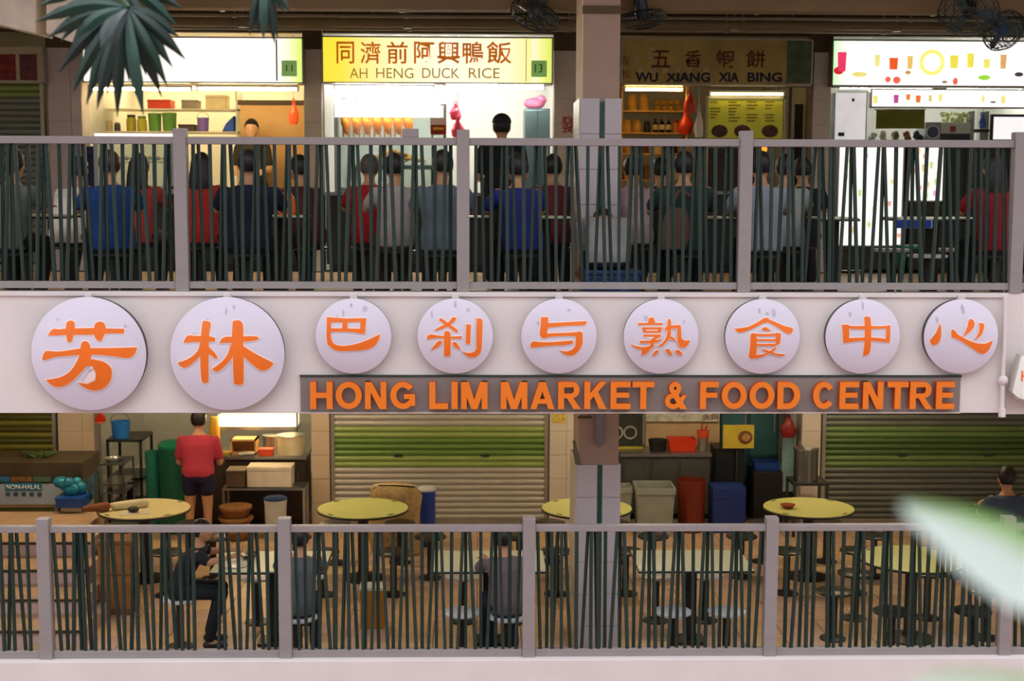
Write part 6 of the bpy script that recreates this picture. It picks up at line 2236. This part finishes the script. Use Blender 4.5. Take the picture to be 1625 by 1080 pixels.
# upper floor diners
D = [
 ('person in a grey-green shirt seated at the pale table', 8, 11.75, cloth('greygreen', (130, 140, 128)), c_black, dict(rot=R(-10), lean=.2)),
 ('person in a white shirt leaning over the far table', 104, 13.05, cloth('white', (212, 210, 204)), c_dark, dict(rot=R(-12), lean=.4)),
 ('person with brown hair in a bright blue shirt, back turned', 178, 11.75, cloth('blue', (24, 84, 160)), c_black, dict(rot=R(20), lean=.2, hair=m_hairb, wide=1.1)),
 ('person in a coral red top beyond the blue shirt', 214, 13.05, cloth('coral', (196, 70, 62)), c_dark, dict(rot=R(-5), lean=.2, long_hair=True)),
 ('long-haired person in a scarlet top, back turned', 317, 13.05, cloth('scarlet', (210, 48, 24)), c_black, dict(lean=.1, long_hair=True)),
 ('broad person in a navy shirt, back turned, beside the orange bag', 392, 11.74, c_navy, c_black, dict(lean=.15, wide=1.25, height=1.75)),
 ('person in a maroon-brown shirt beyond the orange bag', 490, 13.0, cloth('maroonbrown', (92, 40, 34)), c_dark, dict(rot=R(35), lean=.25)),
 ('person in a bright red shirt, back turned, before the roast ducks', 585, 13.1, cloth('red', (196, 26, 30)), c_dark, dict(lean=.15, hair=m_hairg)),
 ('person in an off-white shirt half hiding the red shirt', 630, 12.42, cloth('offwhite', (206, 198, 192)), c_khaki, dict(rot=R(12), lean=.2)),
 ('person in a slate blue-grey shirt, back turned, by the railing post', 702, 11.75, cloth('slategrey', (130, 152, 164)), c_dark, dict(lean=.1, wide=1.1)),
 ('person in a royal blue shirt leaning sideways', 831, 11.8, cloth('royal', (40, 58, 150)), c_black, dict(rot=R(15), lean=.3, wide=1.05)),
 ('person in a dusky maroon shirt, back turned, beside the tiled pillar', 878, 13.12, cloth('maroon', (134, 46, 52)), c_jean, dict(lean=.1)),
 ('person in a pink-striped shirt beside the tiled pillar', 1010, 13.15, cloth('stripepink', (218, 190, 194), .3), c_dark, dict(rot=R(8), lean=.2)),
 ('person in a white shirt bent low over the blue crate', 966, 11.52, cloth('white2', (216, 216, 214)), c_navy, dict(bent=True, seat_h=.36, wide=1.1, arms=((.02, .03, -.2), (.0, .12, -.34)))),
 ('dark-haired person in dark brown clothes facing the jar shelves', 1052, 14.0, cloth('darkbrown', (50, 38, 30)), c_black, dict(rot=R(5), lean=.15)),
 ('person in a dark green shirt with a tan bag, back turned', 1088, 11.78, cloth('darkgreen', (46, 74, 66)), c_black, dict(lean=.12, wide=1.2)),
 ('person in a pale blue-white shirt, back turned, before the menu board', 1210, 11.75, cloth('paleblue', (196, 206, 224)), c_black, dict(lean=.1, wide=1.1)),
 ('person in a light grey shirt beside the pale blue-white shirt', 1250, 12.62, cloth('lightgrey', (182, 190, 186)), c_dark, dict(rot=R(0), lean=.15)),
 ('person in black, half behind the light grey shirt', 1276, 13.5, c_black, c_dark, dict(rot=R(-5), lean=.15)),
 ('person in a crimson top seated before the white menu screen', 1584, 11.85, cloth('crimson', (170, 24, 44)), c_black, dict(rot=0, lean=.15, long_hair=True)),
]
m_seatu = m_seat_lit
for (lab, px, Y, sh_, tr_, kw) in D:
    p = person(lab, px, Y, ZU, sh_, tr_, **kw)
    if 'blue crate' in lab:
        continue
    stool(p.location.x, p.location.y, ZU, m_seat_shaded, 'dark round stool under the ' + ' '.join(lab.split(',')[0].split()[:8]), 'stools under the upper diners')
t = T('shoulder_bag', 'tan cloth bag slung on the back of the diner in dark green', 'bag', (X(1072, 11.60, 370), 11.60, ZU + .52))
q = MB().loft([(Vector((X(1068, 11.60, 390), 11.60, ZU + .5)), .10, .05), (Vector((X(1070, 11.60, 380), 11.60, ZU + .6)), .13, .06), (Vector((X(1074, 11.60, 350), 11.61, ZU + .78)), .10, .045), (Vector((X(1076, 11.60, 340), 11.62, ZU + .84)), .06, .03)], n=14)
q.build('body', cloth('bagtan', (132, 100, 78)), t, smooth=True)
MB().path([(X(1064, 11.60, 340), 11.62, ZU + .82), (X(1078, 11.66, 300), 11.68, ZU + .98), (X(1098, 11.66, 320), 11.68, ZU + .93)], .012).build('strap', cloth('bagtan', (132, 100, 78)), t)
# standing people upstairs
person('man in a black shirt and black cap standing before the duck rice stall', 796, 14.1, ZU, c_black, c_dark, seated=False, height=1.72, cap=M('cap_black', (22, 22, 24), .7), arms='work', lean=.1, wide=1.1)
person('vendor in a dark shirt facing out before the tan plywood board', 402, 17.66, ZU + .1, cloth('darkolive', (50, 46, 38)), c_dark, rot=R(180), seated=False, height=1.72, arms='work', lean=.1, hair=m_hair, skin=m_skin2)
t = T('duckboard', 'low wooden platform under the vendor behind the dark counter', 'platform', (X(402, 17.66, 400), 17.66, ZU))
xd = X(402, 17.66, 400)
for k in range(5):
    MB().box(xd - .4, xd + .4, 17.5 + .07 * k, 17.555 + .07 * k, ZU + .07, ZU + .1).build('plank', M('plank_wood', (120, 92, 60), .8), t)
for s_ in (-.35, .3):
    MB().box(xd + s_, xd + s_ + .05, 17.5, 17.835, ZU, ZU + .07).build('bearer', M('plank_wood', (120, 92, 60), .8), t)
# lower floor
person('woman in a pink shirt and navy shorts working at the cooking counter, back turned', 314, 16.0, 0, cloth('pink', (224, 66, 92)), cloth('navyshorts', (26, 22, 70)), seated=False, height=1.51, shorts=True, arms='work', lean=.25, wide=1.12, py=740, skin=m_skin)
p = person('man in a slate blue shirt seated at the end lime table, back turned', 1603, 13.8, 0, cloth('slateblue', (84, 106, 132)), c_dark, lean=.1, py=780)
stool(p.location.x, p.location.y, 0, m_seat_shaded, 'dark round stool under the man in slate blue', 'stools under the lower diners')
p = person('diner in dark navy clothes seated sideways at the white square table', 284, 12.3, 0, cloth('inknavy', (24, 34, 46)), cloth('inknavy2', (22, 32, 42)), rot=R(-80), lean=.35, py=900, scale=.85)
stool(p.location.x, p.location.y, 0, m_seat_lit, 'pale round stool under the dark-dressed diner', 'stools under the lower diners')
p = person('diner in a dull grey shirt, back turned, at the white square table', 472, 11.74, 0, cloth('dullgrey', (112, 122, 124)), c_navy, lean=.3, py=900, scale=.88)
stool(p.location.x, p.location.y, 0, m_seat_lit, 'pale round stool under the diner in dull grey', 'stools under the lower diners')
p = person('diner in a mauve-grey shirt, back turned, at the pale square table', 806, 11.74, 0, cloth('mauve', (140, 124, 130)), c_navy, lean=.3, py=900, rot=R(12), scale=.88)
stool(p.location.x, p.location.y, 0, m_seat_lit, 'pale round stool under the diner in mauve', 'stools under the lower diners')
# ================================================================== PLANTS IN FRONT
m_leafs = []
for k, c_ in enumerate(((18, 52, 42), (26, 68, 56), (14, 42, 36))):
    m_leafs.append(M('palm_leaf_%d' % k, c_, .35, var=.25, scale=4))
m_stem = M('palm_petiole', (60, 84, 50), .5)
m_trunk = M('palm_trunk', (96, 84, 68), .9, var=.3, scale=10, bump=.5)
YPM = 6.0
xt = X(-230, YPM)
t = T('fan_palm', 'tall fan palm whose dark green fronds hang across the upper corner', 'palm', (xt, YPM, -3.6))
MB().lathe([(.16, -3.6), (.12, -3.2), (.1, 3.0), (.11, 5.4), (.05, 5.7)], (xt, YPM, 0), 14).build('trunk', m_trunk, t, smooth=True)
crown = Vector((xt, YPM, 5.6))


def frond(hub, tips, w0, mat_i, bend=.05):
    pet = MB()
    mid = (crown + hub) / 2 + Vector((0, 0, .35))
    pts = [crown * (1 - u) ** 2 + mid * 2 * u * (1 - u) + hub * u ** 2 for u in [i / 8 for i in range(9)]]
    pet.path(pts, .014, 6)
    fo = pet.build('frond', m_stem, t, smooth=True)
    for k, (tx, ty, dy) in enumerate(tips):
        tip = at(tx, ty, YPM + dy)
        L = (tip - hub).length
        d = (tip - hub).normalized()
        side = d.cross(Vector((0, 1, 0))).normalized()
        nrm = side.cross(d).normalized()
        vs, fs = [], []
        N = 7
        for i in range(N + 1):
            u = i / N
            w = w0 * (.35 + .65 * min(1, u * 2.2)) * (1 if u < .72 else max(.04, (1 - u) / .28))
            c = hub.lerp(tip, u) + Vector((0, -bend * math.sin(PI * u), .02 * math.sin(PI * u)))
            vs += [c - side * w + nrm * w * .35, c - nrm * w * .1, c + side * w + nrm * w * .35, c + nrm * .003 - nrm * w * .1]
        for i in range(N):
            a_ = 4 * i
            fs += [(a_, a_ + 1, a_ + 5, a_ + 4), (a_ + 1, a_ + 2, a_ + 6, a_ + 5), (a_, a_ + 4, a_ + 7, a_ + 3), (a_ + 3, a_ + 7, a_ + 6, a_ + 2)]
        MB().add(vs, fs).build('leaflet', m_leafs[(k + mat_i) % 3], fo, smooth=True)


hub = at(202, 12, YPM)
frond(hub, [(57, 34, .1), (86, 22, -.1), (92, 116, .1), (115, 147, .0), (137, 166, .1), (154, 174, -.05), (186, 186, .05), (228, 184, -.05), (257, 155, .1), (266, 137, 0), (274, 107, .15), (294, 94, .05), (285, 60, .1), (122, 60, -.1), (160, 76, -.25), (215, 150, .15), (244, 120, .2), (170, 150, .15), (75, 60, .1)], .025, 0)
frond(at(196, -22, YPM + .25), [(62, 10, .3), (96, 66, .35), (108, 90, .3), (128, 120, .35), (146, 80, .2), (172, 120, .3), (205, 130, .35), (232, 120, .3), (258, 92, .3), (280, 40, .3), (290, 14, .35)], .026, 1)
frond(at(420, -30, YPM + .1), [(396, 56, .1), (410, 52, .15), (418, 62, .05), (436, 70, .1), (441, 60, .2), (452, 22, .1), (460, 20, .05), (402, 40, .2)], .018, 2, .02)

# variegated plant on the near parapet, out of focus
struct('wall_parapet', MB().box(-4, 6, .82, .98, 2.2, 3.42), m_white)
struct('floor_balcony', MB().box(-4, 6, -7.0, .98, 2.0, 2.2), m_slabceil)
m_var = bpy.data.materials.new('leaf_variegated')
m_var.use_nodes = True
nt = m_var.node_tree
bs = nt.nodes['Principled BSDF']
tc = nt.nodes.new('ShaderNodeTexCoord')
at_ = nt.nodes.new('ShaderNodeAttribute')
at_.attribute_name = 'edge'
nz = nt.nodes.new('ShaderNodeTexNoise')
nz.inputs['Scale'].default_value = 30
ad = nt.nodes.new('ShaderNodeMath')
ad.operation = 'MULTIPLY_ADD'
ad.inputs[1].default_value = .3
rp = nt.nodes.new('ShaderNodeValToRGB')
rp.color_ramp.elements[0].position = .42
rp.color_ramp.elements[1].position = .8
rp.color_ramp.elements[0].color = lin((226, 246, 244)) + [1]
rp.color_ramp.elements[1].color = lin((140, 200, 96)) + [1]
nt.links.new(tc.outputs['Object'], nz.inputs['Vector'])
nt.links.new(nz.outputs['Fac'], ad.inputs[0])
nt.links.new(at_.outputs['Fac'], ad.inputs[2])
nt.links.new(ad.outputs[0], rp.inputs['Fac'])
nt.links.new(rp.outputs['Color'], bs.inputs['Base Color'])
bs.inputs['Roughness'].default_value = .4
t = T('variegated_plant', 'out-of-focus plant with white and green variegated leaves close by', 'plant', (.42, .9, 3.42))
MB().lathe([(.07, 3.42), (.095, 3.53), (.1, 3.55), (.085, 3.55)], (.42, .9, 0), 20).build('pot', M('pot_terracotta', (150, 84, 60), .8), t, smooth=True)


def leaf(pts, w, name='leaf'):
    """pts: midrib points; w: half widths"""
    vs, fs, ed = [], [], []
    n = len(pts)
    for i, (p, ww) in enumerate(zip(pts, w)):
        d = (pts[min(i + 1, n - 1)] - pts[max(i - 1, 0)]).normalized()
        side = d.cross(Vector((0, 1, 0))).normalized()
        for k in (-1, -.5, 0, .5, 1):
            vs.append(p + side * ww * k + Vector((0, -.12 * ww * abs(k), 0)))
            ed.append(.15 + .55 * (1 if k > .6 else .55 if k > 0 else 0))
    m_ = len(vs)
    vs += [v + Vector((0, .0012, 0)) for v in vs]
    ed += ed
    for i in range(n - 1):
        for k in range(4):
            a_ = i * 5 + k
            fs += [(a_, a_ + 1, a_ + 6, a_ + 5), (m_ + a_ + 5, m_ + a_ + 6, m_ + a_ + 1, m_ + a_)]
        for k in (0, 4):
            a_ = i * 5 + k
            fs.append((a_, a_ + 5, m_ + a_ + 5, m_ + a_))
    o = MB().add(vs, fs).build(name, m_var, t, smooth=True)
    at2 = o.data.attributes.new('edge', 'FLOAT', 'POINT')
    at2.data.foreach_set('value', ed)


yl = 1.0
P = [at(u, w, yl) for u, w in ((1432, 802), (1470, 820), (1520, 846), (1570, 874), (1625, 906), (1690, 944), (1750, 990))]
leaf(P, [.002, .010, .019, .025, .028, .024, .008])
MB().path([P[-1], P[-1] + Vector((.01, -.02, -.12)), Vector((.43, .9, 3.55))], .005).build('stem', M('stem_green', (120, 160, 90)), t)
P = [at(u, w, yl) for u, w in ((1448, 1086), (1500, 1084), (1560, 1088), (1640, 1100), (1700, 1130))]
leaf(P, [.002, .008, .011, .012, .004])
MB().path([P[-1], Vector((.42, .92, 3.6)), Vector((.42, .9, 3.55))], .005).build('stem', M('stem_green', (120, 160, 90)), t)
bake_all()
